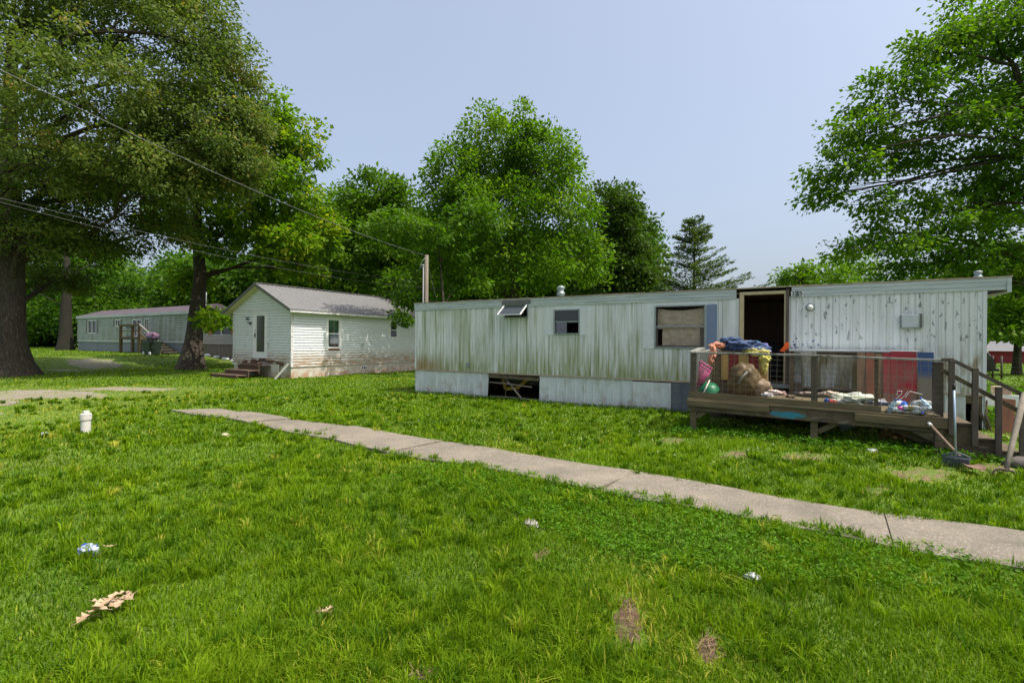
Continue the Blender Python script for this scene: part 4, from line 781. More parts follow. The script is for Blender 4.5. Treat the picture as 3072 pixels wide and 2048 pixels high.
part('base_trim', MB().box(b0, b1_, BY-.02, BY+.05, sb-.08, sb+.04), m_fascia, BH); part('eave_trim', MB().box(b0-.1, b1_+.1, BY-.12, BY-.06, et-.12, et+.12), m_fascia, BH)
part('roof', MB().add([(b0-.1, BY-.12, et+.12), (b1_+.1, BY-.12, et+.12), (b1_+.1, BY+2.15, et+.85), (b0-.1, BY+2.15, et+.85), (b1_+.1, BY+4.4, et+.12), (b0-.1, BY+4.4, et+.12)], [(0, 1, 2, 3), (3, 2, 4, 5), (1, 4, 2), (0, 3, 5)]), m_broof, BH)
for i, h_ in enumerate(bh):
    a, b, z0, z1 = h_; nm = 'door' if i == 3 else 'window'; w2_ = .07
    f = part(nm, MB().box(a, a+w2_, BY-.03, BY+.03, z0, z1).box(b-w2_, b, BY-.03, BY+.03, z0, z1).box(a+w2_, b-w2_, BY-.03, BY+.03, z1-w2_, z1).box(a+w2_, b-w2_, BY-.03, BY+.03, z0, z0+w2_).box((a+b)/2-.04, (a+b)/2+.04, BY-.02, BY+.02, z0+w2_, z1-w2_), m_white, BH)
    part('pane', MB().box(a+w2_, b-w2_, BY+.04, BY+.05, z0, z1), m_glassdk, f)
    if i in (0, 1): part('shutter', MB().box(a-.42, a-.03, BY-.03, BY, z0, z1), m_trimgrey, BH); part('shutter', MB().box(b+.03, b+.42, BY-.03, BY, z0, z1), m_trimgrey, BH)
c = bx(395, 700); part('flue_pipe', MB().tube([(c.x, BY+2.6, et+.4), (c.x, BY+2.6, et+2.3)], .09, 10).tube([(c.x+.3, BY+2.6, et+.4), (c.x+.3, BY+2.6, et+2.3)], .05, 8), m_alu, BH, True)
c2 = bx(445, 700)
# entry deck of back home
ED = thing('entry_deck', 'small brown entry deck with railings and stairs on the far left mobile home', 'deck', (bx(285).x, BY-.8, .5))
p0, p1, p2 = bx(276), bx(303), bx(319); zd = bx(290, 771).z-.1; zr = bx(290, 748).z; yf = BY-1.3
k_ = yf/BY
X0, X1, X2 = p0.x*k_, p1.x*k_, p2.x*k_
part('platform', MB().box(X0-.1, X2+.1, yf, BY-.03, zd-.22, zd), m_wood, ED)
for x in (X0, X1, X2): part('post', MB().box(x-.12, x+.12, yf-.05, yf+.15, .3, zr), m_wood, ED); 
part('rail', MB().box(X0-.1, X2+.1, yf-.06, yf+.12, zr-.12, zr+.05), m_wood, ED); part('rail', MB().box(X0, X2, yf, yf+.08, (zr+zd)/2-.05, (zr+zd)/2+.05), m_wood, ED)
xe = bx(366).x*k_; 
part('stair_rail', MB().bar((X2, yf, zr), (xe, yf, 1.15+.35), .1, .16), m_railtop, ED); part('stair_rail', MB().bar((X2, yf+.02, zr-.7), (xe-.6, yf+.02, .95), .08, .12), m_wood2, ED)
for i in range(7):
    t = i/7; part('step', MB().box(X2+(xe+1.2-X2)*t, X2+(xe+1.2-X2)*(t+.16), yf+.1, yf+1.2, zd-(zd-.55)*t-.28, zd-(zd-.55)*t-.2), m_wood, ED)
part('post', MB().box(xe-.08, xe+.08, yf-.05, yf+.1, .4, 1.55), m_wood, ED)
single('blue_cooler', MB().box(X0+.6, X0+1.7, yf+.2, yf+.6, zd, zd+.1).box(X0+.5, X0+1.6, yf+.25, yf+.35, zd+.7, zd+1.05), m_blue, 'blue lawn chair on the small entry deck', 'chair', (X0+1, yf+.4, zd))
c = G(337, 817, .5); tbm = M('dark_green_bin_plastic', (.02, .035, .025), .5)
TBN = thing('wheelie_bin', 'dark green wheeled trash bin overflowing at the foot of the entry deck stairs', 'trash bin', c)
wid = 1.25
part('bin_body', MB().add([(c.x-wid*.4, c.y, .55), (c.x+wid*.4, c.y, .55), (c.x+wid*.4, c.y+.7, .55), (c.x-wid*.4, c.y+.7, .55), (c.x-wid*.5, c.y-.08, 1.65), (c.x+wid*.5, c.y-.08, 1.65), (c.x+wid*.5, c.y+.8, 1.65), (c.x-wid*.5, c.y+.8, 1.65)], [(3, 2, 1, 0), (4, 5, 6, 7), (0, 1, 5, 4), (1, 2, 6, 5), (2, 3, 7, 6), (3, 0, 4, 7)]), tbm, TBN, bevel=.04)
for s_ in (-1, 1): part('wheel', MB().lathe((c.x+s_*.48, c.y-.06, .68), [(.12, 0), (.14, .02), (.14, .08), (.1, .1)], 14, (0, 1, 0)), m_white, TBN, True)
single('trash_bag', MB().lump((c.x+.1, c.y+.3, 1.95), (.62, .4, .36), .3, 2, 3, 3), M('pink_bag', (.20, .09, .14), .4, (.10, .09, .15), 3), 'pink and purple trash bag on top of the wheeled bin', 'bag', (c.x, c.y+.3, 1.65), True)
# second, tan home right of tree
ty = 21.6; a = WY(455, 770, ty).x; b = WY(560, 770, ty).x; z1 = WY(500, 722, ty).z; z0 = WY(500, 790, ty).z
TN = thing('mobile_home', 'pinkish white mobile home with orange shutter between leaning tree and small house', 'mobile home', (a, ty, .4))
ml = M('pinkish_vinyl', (.52, .46, .44), .6, (.46, .4, .39), 3); hh = (WY(488.5, 770, ty).x, WY(531, 770, ty).x, WY(500, 768, ty).z, WY(500, 737, ty).z)
part('wall', lapw(a, b, ty, z0, z1, [hh], .18), ml, TN); part('end_wall', MB().box(a, a+.05, ty+.02, ty+4, z0, z1).box(b-.05, b, ty+.02, ty+4, z0, z1), ml, TN)
part('skirting', gridwall(ribs(a, b, .2, .05, .02), [(-.1, 0), (z0, 0)], [], lambda u, v, d: (u, ty+.05+d, v)), M('brown_board_skirting', (.28, .22, .17), .8, (.18, .15, .13), 3, (5, 5, .2)), TN)
part('roof', MB().add([(a-.2, ty-.25, z1), (b+.2, ty-.25, z1), (b+.2, ty+2, z1+.75), (a-.2, ty+2, z1+.75), (b+.2, ty+4.2, z1), (a-.2, ty+4.2, z1)], [(0, 1, 2, 3), (3, 2, 4, 5), (1, 4, 2), (0, 3, 5)]), m_hroof, TN); part('eave_trim', MB().box(a-.2, b+.2, ty-.29, ty-.25, z1-.12, z1+.05), m_white, TN)
f = part('window', MB().box(hh[0], hh[1], ty-.04, ty-.0, hh[2]-.06, hh[2]).box(hh[0], hh[1], ty-.04, ty, hh[3], hh[3]+.06).box((hh[0]+hh[1])/2-.08, (hh[0]+hh[1])/2+.08, ty-.04, ty, hh[2], hh[3]).box(hh[0], hh[1], ty-.03, ty, (hh[2]+hh[3])/2-.03, (hh[2]+hh[3])/2+.03), m_white, TN)
part('pane', MB().box(hh[0], hh[1], ty+.01, ty+.03, hh[2], hh[3]), m_glassdk, f); part('shutter', MB().box(hh[0]-.6, hh[0]-.05, ty-.04, ty-.0, hh[2], hh[3]), M('orange_shutter', (.42, .19, .05), .6), TN); part('shutter', MB().box(hh[1]+.05, hh[1]+.6, ty-.04, ty-.0, hh[2], hh[3]), M('orange_shutter', (.42, .19, .05), .6), TN)
for k in range(9):
    x = a+2+k*1.25; o = single('edging_stone', MB().lump((x, ty-.25, .05+gzf(x, ty)), (.45, .2, .14), .3, 1.5, k, 2), m_white, ['first', 'second', 'third', 'fourth', 'fifth', 'sixth', 'seventh', 'eighth', 'ninth'][k]+' whitewashed stone from the left along the brown skirting', 'stone', (x, ty-.25, gzf(x, ty)), True, 'whitewashed edging stones')
# far left pieces
fg = .56
a = G(70, 786, fg); b = G(140, 786, fg)
LW = thing('low_fence', 'low grey corrugated fence with white top rail in the far left distance', 'fence', a)
part('panel', MB().bar((a.x, a.y, fg+.45), (b.x, b.y, fg+.45), .08, .9), m_bskirt, LW); part('top_rail', MB().bar((a.x, a.y, fg+.95), (b.x, b.y, fg+.95), .2, .12), m_white, LW)
a = G(163, 783, fg); SHD = thing('garden_shed', 'pale beige shed showing between the far trunk and the grey green mobile home', 'shed', a)
bm_ = M('beige_siding', (.50, .42, .30), .7, (.42, .35, .24), 2); part('wall', MB().box(a.x, a.x+3.5, a.y, a.y+3, fg, fg+2.2), bm_, SHD)
part('roof', MB().prism([(a.x-.2, a.y-.2, fg+2.2), (a.x+3.7, a.y-.2, fg+2.2), (a.x+1.75, a.y-.2, fg+3.2)], (0, 3.4, 0)), m_hroof, SHD)
a = G(72, 792, fg); b = G(108, 793.5, fg); single('fallen_board', MB().bar((a.x, a.y, fg+.12), (b.x, b.y, fg+.1), .25, .12), m_wooddk, 'dark board lying on the grass far left beyond the big trunk', 'board', a)
# ------------------------------------------------------------------ utility pole and wires
pp = DP(979, 700, 24.5); topz = DP(979, 586, 24.5).z
UP = thing('utility_pole', 'short grey wooden pole with metal conduit behind the left end of mobile home 225', 'pole', (pp.x, pp.y, 0))
part('pole', MB().tube([(pp.x, pp.y, -.2), (pp.x, pp.y, topz)], [.11, .095], 12), m_pole, UP, True)
cd = DP(972.5, 612, 24.3); part('conduit', MB().tube([(cd.x, cd.y, 0), (cd.x, cd.y, cd.z)], .035, 8), m_cablelt, UP, True)
part('weatherhead', MB().lump((cd.x-.05, cd.y, cd.z+.05), (.11, .06, .07), .1, 1, 1, 2).tube([(cd.x-.1, cd.y, cd.z), (cd.x-.25, cd.y, cd.z-.12), (cd.x-.1, cd.y, cd.z+.25), (pp.x, pp.y, topz-.05)], .012, 5), m_alu, UP, True)
g1 = DP(1003, 690, 25.5); part('guy_wire', MB().tube([(pp.x, pp.y, topz-.2), (g1.x, g1.y, g1.z)], .008, 4), m_cablelt, UP)
def cable(name, lab, A, B, sag, r, mt, grp=None):
    pts = []
    for i in range(41):
        t = i/40; p = A.lerp(B, t); p.z -= sag*4*t*(1-t); pts.append(p)
    return single(name, MB().tube(pts, r, 5), mt, lab, 'cable', B, True, grp)
cable('overhead_cable', 'thick service cable sloping down from the upper left edge to the short pole', DP(-120, 100, 9), Vector((pp.x, pp.y, topz-.03)), .35, .0075, m_cablelt)
cable('overhead_cable', 'upper of the two thin wires crossing the left trees', DP(-100, 430, 13), DP(990, 650, 30), .35, .0055, m_wirecable, 'thin twin wires')
cable('overhead_cable', 'lower of the two thin wires crossing the left trees', DP(-100, 437, 13), DP(990, 660, 30), .5, .0055, m_wirecable, 'thin twin wires')
# ------------------------------------------------------------------ things on the lawn
p = G(197, 997); o = thing('cleanout_pipe', 'white capped plastic pipe standing in the lawn on the left', 'pipe', p); pw = M('dirty_white_pvc', (.62, .60, .55), .5, (.5, .47, .42), 8)
r = 9*p.length/FPX*.85; hh_ = .40
part('pipe', MB().lathe(p, [(r*.92, -.05), (r*.92, hh_*.68)], 20), pw, o); part('coupling', MB().lathe(p, [(r*1.08, hh_*.66), (r*1.08, hh_*.93), (r*.9, hh_*.94)], 20), pw, o); part('plug', MB().box(p.x-r*.5, p.x+r*.5, p.y-r*.5, p.y+r*.5, hh_*.93, hh_*1.06), pw, o, bevel=.004)
def ground_lump(name, lab, cat, px, py, rpx, rz_, col, col2, seed, amp=.35, rough=.6, sc=12, up=.6, mt=None):
    p = G(px, py); k = p.length/FPX; m_ = mt or M(name+'_mat', col, rough, col2, sc, bump=.4, lo=.47, hi=.53)
    return single(name, MB().lump((p.x, p.y, gzf(p.x, p.y)+rz_*up), (rpx*k, rpx*k*.8, rz_), amp, 2, seed, 4), m_, lab, cat, (p.x, p.y, 0), True)
ground_lump('plastic_ball', 'round white ball in the grass left of the pipe', 'ball', 103, 1004, 7, .05, (.6, .62, .63), (.5, .52, .54), 1, .1)
ground_lump('crumpled_bottle', 'crumpled blue and white plastic wrapper in the lawn at lower left', 'wrapper', 203, 1273, 19, .055, (.42, .47, .56), (.015, .05, .38), 2, .45, .25, 22)
ground_lump('paper_scrap', 'grey white folded paper scrap in the lawn right of centre', 'paper', 1729, 1326, 15, .03, (.55, .54, .55), (.4, .39, .4), 4, .5)
ground_lump('flat_stone', 'pale speckled stone sunk in the grass in the centre of the lawn', 'stone', 1217, 1212, 20, .035, (.45, .41, .38), (.3, .27, .25), 5, .3, .9, 30)
ground_lump('paper_scrap', 'tiny cream scrap in the grass below the left end of the sidewalk', 'paper', 518, 1001+2, 8, .03, (.6, .55, .42), (.5, .4, .3), 6, .5)
# oak leaves
dm = M('dry_leaf_tan', (.44, .32, .20), .8, (.26, .17, .10), 14, bump=.3, lo=.4, hi=.6)
def oakleaf(c, L_, ang, tilt, seed):
    rr = random.Random(seed); out = [(0, .02)]; n_ = 7
    for i in range(1, n_+1):
        t = i/n_; w_ = (.32 if i % 2 else .12)*math.sin(math.pi*min(t*.9+.08, 1))*rr.uniform(.8, 1.2); out.append((t-.02, w_))
    pts = out+[(1.05, 0)]+[(x, -w_*rr.uniform(.8, 1.2)) for x, w_ in out[::-1]]
    ce = (.5, 0); ca, sa = math.cos(ang), math.sin(ang); mb = MB(); P = []
    for x, y in pts+[ce]:
        zz = .10*math.sin(x*4+seed)+tilt*x+abs(y)*rr.uniform(.1, .8); P.append((c[0]+L_*((x-.5)*ca-y*sa), c[1]+L_*((x-.5)*sa+y*ca), c[2]+L_*zz))
    n2 = len(pts); fs = [(i, (i+1) % n2, n2) for i in range(n2)]
    mb.add(P, fs); mb.tube([P[0], (c[0]-L_*.75*ca, c[1]-L_*.75*sa, c[2]+L_*.05)], .002, 4); return mb
spots = [(205, 1418, .16, 'at the lower left tip of the leaf heap'), (222, 1408, .15, 'curled over the lowest leaf'), (238, 1398, .15, 'in the middle of the leaf heap'), (228, 1388, .12, 'at the upper left of the leaf heap'), (255, 1378, .16, 'at the top of the leaf heap'), (262, 1392, .15, 'at the centre right of the leaf heap'), (278, 1372, .14, 'pointing up at the top right of the heap'), (290, 1388, .15, 'at the right tip of the leaf heap'), (272, 1400, .12, 'under the right side of the leaf heap'), (246, 1255, .10, 'alone beside the blue wrapper'), (752, 1402, .09, 'alone in the middle of the lawn')]
for i, (px, py, L_, lb) in enumerate(spots):
    p = G(px, py, .05); o = single('oak_leaf', oakleaf((p.x, p.y, .055+.012*(i % 3)+(0 if i < 9 else -.01)), L_*.85, random.uniform(0, 6.28), random.uniform(-.35, .45), i), dm, 'dry tan oak leaf '+lb, 'leaf', (p.x, p.y, .05), False, 'dry oak leaves on the lawn')
# ------------------------------------------------------------------ foliage generators
def quads_object(name, V, tint, mat, parent=None, smooth=False):
    """V (N,4,3) quads"""
    N_ = V.shape[0]; me = bpy.data.meshes.new(name); base = np.array(worldloc(parent)) if parent else np.zeros(3)
    me.vertices.add(N_*4); me.vertices.foreach_set('co', (V-base).reshape(-1).astype(np.float32)); me.loops.add(N_*4); me.loops.foreach_set('vertex_index', np.arange(N_*4, dtype=np.int32))
    me.polygons.add(N_); me.polygons.foreach_set('loop_start', np.arange(0, N_*4, 4, dtype=np.int32)); me.polygons.foreach_set('loop_total', np.full(N_, 4, dtype=np.int32))
    at = me.attributes.new('tint', 'FLOAT', 'POINT'); at.data.foreach_set('value', np.repeat(tint, 4).astype(np.float32)); me.materials.append(mat); me.update()
    o = bpy.data.objects.new(name, me); COL.objects.link(o)
    if parent: o.parent = parent
    return o
def nrm(a): return a/np.maximum(np.linalg.norm(a, axis=-1, keepdims=True), 1e-9)
def leaf_quads(C, D_, L_, wr=.55):
    """C centres, D_ direction unit, L_ lengths"""
    N_ = len(C); rnd = rng.normal(size=(N_, 3)); rnd[:, 2] += 1.2; S_ = nrm(np.cross(D_, rnd)); Nn = np.cross(S_, D_); L_ = L_[:, None]
    a = C; m_ = C+D_*L_*.45; w_ = S_*L_*wr*.5; dn = Nn*L_*.08
    return np.stack([a, m_+w_-dn, C+D_*L_-Nn*L_*.12, m_-w_-dn], 1)
def clusters_to_leaves(cc, od, rad, nl, lsize, droop=.35, flat=.6, wr=.55, tj=.22, tb=.4, leaf_jit=.35):
    n_ = len(cc); tot = n_*nl; off = rng.normal(size=(n_, nl, 3)); off = nrm(off)*rng.random((n_, nl, 1))**.45; off[:, :, 2] *= flat
    C = cc[:, None, :]+off*rad[:, None, None]; D_ = nrm(off)*.8+od[:, None, :]*.5+rng.normal(size=(n_, nl, 3))*.55; D_[:, :, 2] -= droop; D_ = nrm(D_)
    L_ = lsize*(1+leaf_jit*rng.normal(size=(n_, nl))).clip(.5, 1.7)
    ti = tb+rng.normal(size=(n_, 1))*tj*.8+rng.normal(size=(n_, nl))*tj*.6
    return leaf_quads(C.reshape(-1, 3), D_.reshape(-1, 3), L_.reshape(-1), wr), ti.reshape(-1).clip(0, 1)
def blob_clusters(c, r, n_, seed, shell=.35, low=-.7):
    d = nrm(rng.normal(size=(n_*2, 3))); d = d[d[:, 2] > low][:n_]; rr = rng.random(len(d))**shell
    nz_ = np.array([mnoise.noise(Vector(q*1.8)+Vector((seed*3.3, 0, seed))) for q in d]); rr = rr*(1+.22*nz_)
    return np.array(c)+d*rr[:, None]*np.array(r), d
def limb(mb, a, b, r0, r1, n=6, wob=.12, up=.0, sides=7):
    a = Vector(a); b = Vector(b); L_ = (b-a).length; pts = []; rad = []
    o1 = Vector((random.gauss(0, 1), random.gauss(0, 1), random.gauss(0, .5)))*L_*wob
    for i in range(n+1):
        t = i/n; p = a.lerp(b, t)+o1*math.sin(math.pi*t)+Vector((0, 0, up*L_*math.sin(math.pi*t))); p += Vector((random.gauss(0, 1), random.gauss(0, 1), 0))*L_*.012*(0 < i < n); pts.append(p); rad.append(r0+(r1-r0)*t)
    mb.tube(pts, rad, sides, cap=False); return pts
def pxblob(px, py, rx, ry, dep, dj=0, kd=1.0):
    c = DP(px, py, dep+dj); k = (dep+dj)/FPX; return (c, (rx*k, min(rx, ry)*k*kd if True else ry*k, ry*k))
DM = 1.9; LT = .22; BARK = m_bark
def make_tree(name, label, cat, base, trunkpts, r0, blobs, mat, dens, nl, lsize, crad, seed=0, group=None, droop=.35, tb=.4, tj=.22, flare=1.5, split=None, flat=.6, wr=.55, shell=.35):
    """trunkpts world points; blobs [(centre, radii)]; dens clusters per m2 of blob surface"""
    random.seed(seed+100); T_ = thing(name, label, cat, base, group); mb = MB(); tp = [Vector(p) for p in trunkpts]; n_ = len(tp)
    pts = []; rad = []
    for i in range(n_-1):
        for k in range(4):
            t = k/4; pts.append(tp[i].lerp(tp[i+1], t)); h = (i+t)/(n_-1); rad.append(r0*(1-.75*h)*(1+(flare-1)*max(0, 1-(i+t)*1.6)**2))
    pts.append(tp[-1]); rad.append(r0*.22); 
    # fluted trunk
    ns = 18; vs = []
    for i, p in enumerate(pts):
        for k in range(ns):
            a = 2*math.pi*k/ns; fl = 1+(.10+.22*max(0, 1-i/3))*mnoise.noise(Vector((math.cos(a)*2+seed, math.sin(a)*2, i*.15))); vs.append((p.x+rad[i]*fl*math.cos(a), p.y+rad[i]*fl*math.sin(a), p.z))
    mb.add(vs, [(i*ns+k, i*ns+(k+1) % ns, (i+1)*ns+(k+1) % ns, (i+1)*ns+k) for i in range(len(pts)-1) for k in range(ns)])
    allc = []; alld = []
    for bi, (c, r) in enumerate(blobs):
        area = 4*math.pi*((r[0]*r[2])**.8+(r[0]*r[1])**.8+(r[1]*r[2])**.8)/3; n2 = max(6, int(dens*area*DM)); cc, dd = blob_clusters(c, r, n2, seed+bi*1.7, shell); allc.append(cc); alld.append(dd)
        att = min(pts[len(pts)//4:], key=lambda q: (q-Vector((c[0], c[1], c[2]-max(r)*.8))).length)
        lp_ = limb(mb, att, c, r0*LT, r0*LT*.3, 7, .1, .04)
        for q in range(min(len(cc), 14 if dens > .5 else 7)):
            j = random.randrange(len(cc)); s_ = lp_[random.randint(3, 7)]; limb(mb, s_, cc[j], r0*.04, .010, 5, .08, .02, 5)
    tr = part('trunk', mb, BARK, T_, True)
    cc = np.concatenate(allc); dd = np.concatenate(alld); V, ti = clusters_to_leaves(cc, dd, np.full(len(cc), crad)*rng.uniform(.6, 1.3, len(cc)), nl, lsize, droop, flat, wr, tj, tb)
    quads_object('crown', V, ti, mat, T_); print(name, len(V)); return T_
lm_oak = leafmat('oak_leaves', (.045, .085, .014), (.155, .20, .040), (.28, .19, .05), .42, .5)
lm_brt = leafmat('bright_leaves', (.05, .12, .005), (.155, .265, .010), (.30, .32, .02), .5)
lm_ash = leafmat('ash_leaves', (.042, .11, .005), (.125, .225, .010), (.2, .28, .02), .5)
lm_mid = leafmat('mid_leaves', (.036, .095, .006), (.11, .205, .010), (.17, .27, .02), .48)
lm_drk = leafmat('dark_leaves', (.026, .062, .008), (.07, .125, .014), (.13, .18, .03), .35)
lm_con = leafmat('needle_leaves', (.04, .07, .02), (.10, .14, .035), (.16, .15, .05), .35)
def gp(px, py, dep, **k): return pxblob(px, py, k.get('rx'), k.get('ry'), dep)
# big oak at left
b = G(20, 862); bl_ = [(100, 40, 190, 120, 0), (330, 50, 190, 120, 1), (470, 110, 95, 120, 0), (200, 230, 210, 120, -2), (420, 280, 150, 120, 0), (530, 215, 62, 120, 1), (40, 380, 180, 110, -2), (300, 410, 170, 80, -1), (470, 400, 100, 70, 1), (60, 540, 150, 90, 0), (225, 545, 110, 65, 2), (-190, 200, 200, 200, 0), (-180, 500, 160, 150, 2), (300, -110, 220, 110, 1), (50, -120, 200, 120, 0), (130, 640, 90, 35, 3), (370, 520, 60, 50, 2), (580, 300, 40, 70, 1), (560, 380, 50, 50, 1), (500, 370, 90, 70, 0), (310, 420, 170, 80, 4), (450, 370, 120, 80, 4), (400, 300, 120, 80, 3), (180, 400, 150, 80, 4)]  # rear blobs, hidden within the crown, added to shade the lawn
B = [pxblob(x, y, rx, ry, 22.5, dj, 1.5) for x, y, rx, ry, dj in bl_]
make_tree('oak_tree', 'huge dark oak with a thick flared trunk at the left edge', 'tree', (b.x, b.y, 0), [(b.x, b.y, -.2), (b.x+.05, b.y, 3), (b.x-.1, b.y+.1, 6.5), (b.x-.2, b.y, 11), (b.x, b.y, 16)], .68, B, lm_oak, .80, 105, .15, .75, 1, droop=.6, tb=.45, tj=.22, flare=1.8)
# leaning tree
b = G(441, 845); k = 31.
tp = [G(441, 848), DP(452, 720, k), DP(460, 640, k), DP(452, 520, k+.5), DP(455, 400, k+.5), DP(560, 300, k)]
B = [pxblob(x, y, rx, ry, k, dj) for x, y, rx, ry, dj in [(630, 290, 60, 75, 0), (700, 340, 60, 50, 0), (590, 370, 80, 80, 1), (655, 440, 95, 75, -1), (555, 480, 90, 75, 0), (625, 560, 125, 60, -1), (700, 620, 55, 35, 0), (480, 560, 70, 55, 1), (510, 400, 90, 90, 1), (430, 650, 60, 30, 1), (740, 540, 45, 60, 0), (395, 500, 60, 60, 2)]]
B += [pxblob(504, 742, 26, 20, 27), pxblob(480, 735, 22, 14, 28)]
make_tree('leaning_tree', 'bright green tree with a dark leaning forked trunk left of the small house', 'tree', (b.x, b.y, 0), tp, .50, B, lm_brt, .72, 60, .24, .8, 2, droop=.45, tb=.55, tj=.25, flare=1.6, wr=.7)
# far trunk left
p = G(150, 804, .56); d3 = 62; LT = .08; BARK = M('dark_shaded_bark', (.028, .022, .017), .95, (.018, .02, .012), 3)  # darker copy of the bark, shade put into its colour
make_tree('shade_tree', 'dark trunked tree standing just left of the grey green mobile home', 'tree', (p.x, p.y, .5), [(p.x, p.y, .4), (p.x, p.y, 4), (p.x+.3, p.y, 8), (p.x, p.y, 13)], .66, [pxblob(x, y, rx, ry, d3, dj) for x, y, rx, ry, dj in [(150, 640, 90, 50, 0), (60, 640, 60, 60, 0), (230, 610, 80, 60, 2), (130, 560, 100, 60, 0), (60, 560, 60, 60, 2)]], lm_mid, .22, 50, .55, 1.8, 3, flare=1.3)
# trees behind the house
LT = .22; BARK = m_bark
def bt(name, lab, tx_, dep, r0, bl_, mat, dens, nl, ls, cr, seed, top, **kw):
    p = DP(tx_, 760, dep); make_tree(name, lab, 'tree', (p.x, p.y, 0), [(p.x, p.y, -.3), (p.x+.1, p.y, 3.5), (p.x-.1, p.y, 8), (DP(tx_, top, dep).x, DP(tx_, top, dep).y, DP(tx_, top, dep).z)], r0, [pxblob(x, y, rx, ry, dep, dj) for x, y, rx, ry, dj in bl_], mat, dens, nl, ls, cr, seed, **kw)
bt('maple_tree', 'mid green tree with dark trunks behind the small house roof', 905, 40, .4, [(855, 445, 80, 55, 0), (950, 560, 60, 60, 1), (880, 640, 90, 40, -1), (800, 500, 60, 70, 0), (905, 500, 75, 85, 0), (850, 570, 110, 60, -1), (930, 600, 70, 60, 0), (780, 600, 70, 60, 1)], lm_mid, .6, 55, .30, 1.0, 4, 450, tb=.5)
bt('maple_tree', 'green tree between the leaning tree and the one behind the roof', 740, 46, .4, [(740, 480, 60, 60, 0), (720, 570, 80, 70, 0), (770, 640, 80, 50, 0), (690, 650, 80, 50, 0)], lm_brt, .3, 45, .4, 1.2, 5, 470, tb=.35)
bt('ash_tree', 'tall round ash tree rising behind the left half of mobile home 225', 1180, 33, .42, [(1150, 335, 105, 80, 0), (1245, 390, 95, 95, 0), (1050, 410, 85, 90, 0), (1105, 490, 130, 95, -1), (1270, 510, 105, 95, -1), (1010, 530, 60, 80, 0), (1160, 620, 190, 70, -1), (1330, 600, 60, 75, 0), (1180, 430, 100, 80, 2), (1010, 640, 80, 60, 0)], lm_ash, .75, 80, .22, .85, 6, 330, tb=.5, shell=.3, flat=.8)
bt('round_tree', 'dense dark green rounded tree right of the tall ash', 1430, 45, .4, [(1410, 482, 68, 66, 0), (1435, 545, 74, 80, 0), (1440, 610, 78, 70, 0), (1460, 650, 60, 50, 0), (1400, 660, 90, 50, 0)], lm_drk, .75, 60, .30, .9, 7, 460, tb=.55, shell=.25)
p = Vector((-16.6, 20.8, 0)); make_tree('young_tree', 'small leafy tree overhanging the far right corner of the small house roof', 'tree', (p.x, p.y, 0), [(p.x, p.y, -.2), (p.x, p.y, 3), (p.x-.3, p.y, 6)], .15, [(Vector((-17.3, 17.6, 7.3)), (1.5, 1.3, .9)), (Vector((-17.1, 19.4, 7.0)), (1.5, 1.3, 1.0)), (Vector((-16.9, 21.4, 7.0)), (1.5, 1.4, 1.1)), (Vector((-17.0, 23, 5.2)), (1.4, 1.3, 1.3)), (Vector((-16.0, 22.5, 8.5)), (1.6, 1.6, 1.2)), pxblob(935, 690, 32, 28, 27.5), pxblob(925, 735, 26, 18, 25.5), pxblob(900, 660, 40, 30, 31)], lm_mid, 1.4, 40, .2, .5, 8)  # high crown blobs added beside the house to shade its wall
# right tree
dR = 19
DM_ = 0
BR_ = [(2270, 60, 150, 90, 0), (2150, 120, 80, 70, 0), (2330, 200, 150, 110, 1), (2050, 225, 95, 60, 0), (2180, 290, 120, 75, 0), (1975, 310, 75, 55, 0), (1925, 390, 70, 45, 0), (1900, 450, 50, 35, 0), (2060, 370, 100, 50, 1), (2250, 420, 150, 80, 1), (2120, 500, 110, 50, 0), (1990, 470, 45, 22, 0), (2010, 565, 100, 35, 0), (2270, 570, 150, 80, 0), (2420, 350, 150, 200, 0), (2440, 100, 150, 200, 0), (2130, 610, 120, 45, 2), (2330, 640, 110, 60, 3), (2190, 640, 90, 30, 4), (2300, 480, 90, 60, 2), (2420, 600, 120, 90, 2), (2060, 560, 90, 35, 3)]
LT = .15; DM = 2.2; p = DP(2480, 800, dR); make_tree('elm_tree', 'big airy elm spreading over the right end of mobile home 225', 'tree', (p.x, p.y, 0), [(p.x, p.y, -.3), (p.x, p.y, 2.5), DP(2440, 520, dR), DP(2380, 350, dR), DP(2330, 150, dR)], .45, [pxblob(x, y, rx, ry, dR, dj, 1.2) for x, y, rx, ry, dj in BR_], lm_ash, 1.15, 44, .16, .62, 9, droop=.5, tb=.42, tj=.25, flat=.45, wr=.6)
DM = 1.9; LT = .2
bt('distant_tree', 'low rounded tree beyond the roof right of the door', 1840, 42, .3, [(1835, 635, 55, 35, 0), (1900, 640, 70, 45, 0), (1960, 620, 60, 45, 2)], lm_mid, .5, 45, .3, .9, 10, 620, tb=.6)
bt('shade_tree', 'green tree standing by the fence right of mobile home 225', 2335, 30, .2, [(2310, 640, 60, 60, 0), (2345, 715, 70, 55, 0), (2285, 735, 45, 50, 0), (2400, 700, 70, 80, 0), (2320, 770, 60, 20, -1)], lm_ash, .6, 45, .26, .8, 11, 640, tb=.5)
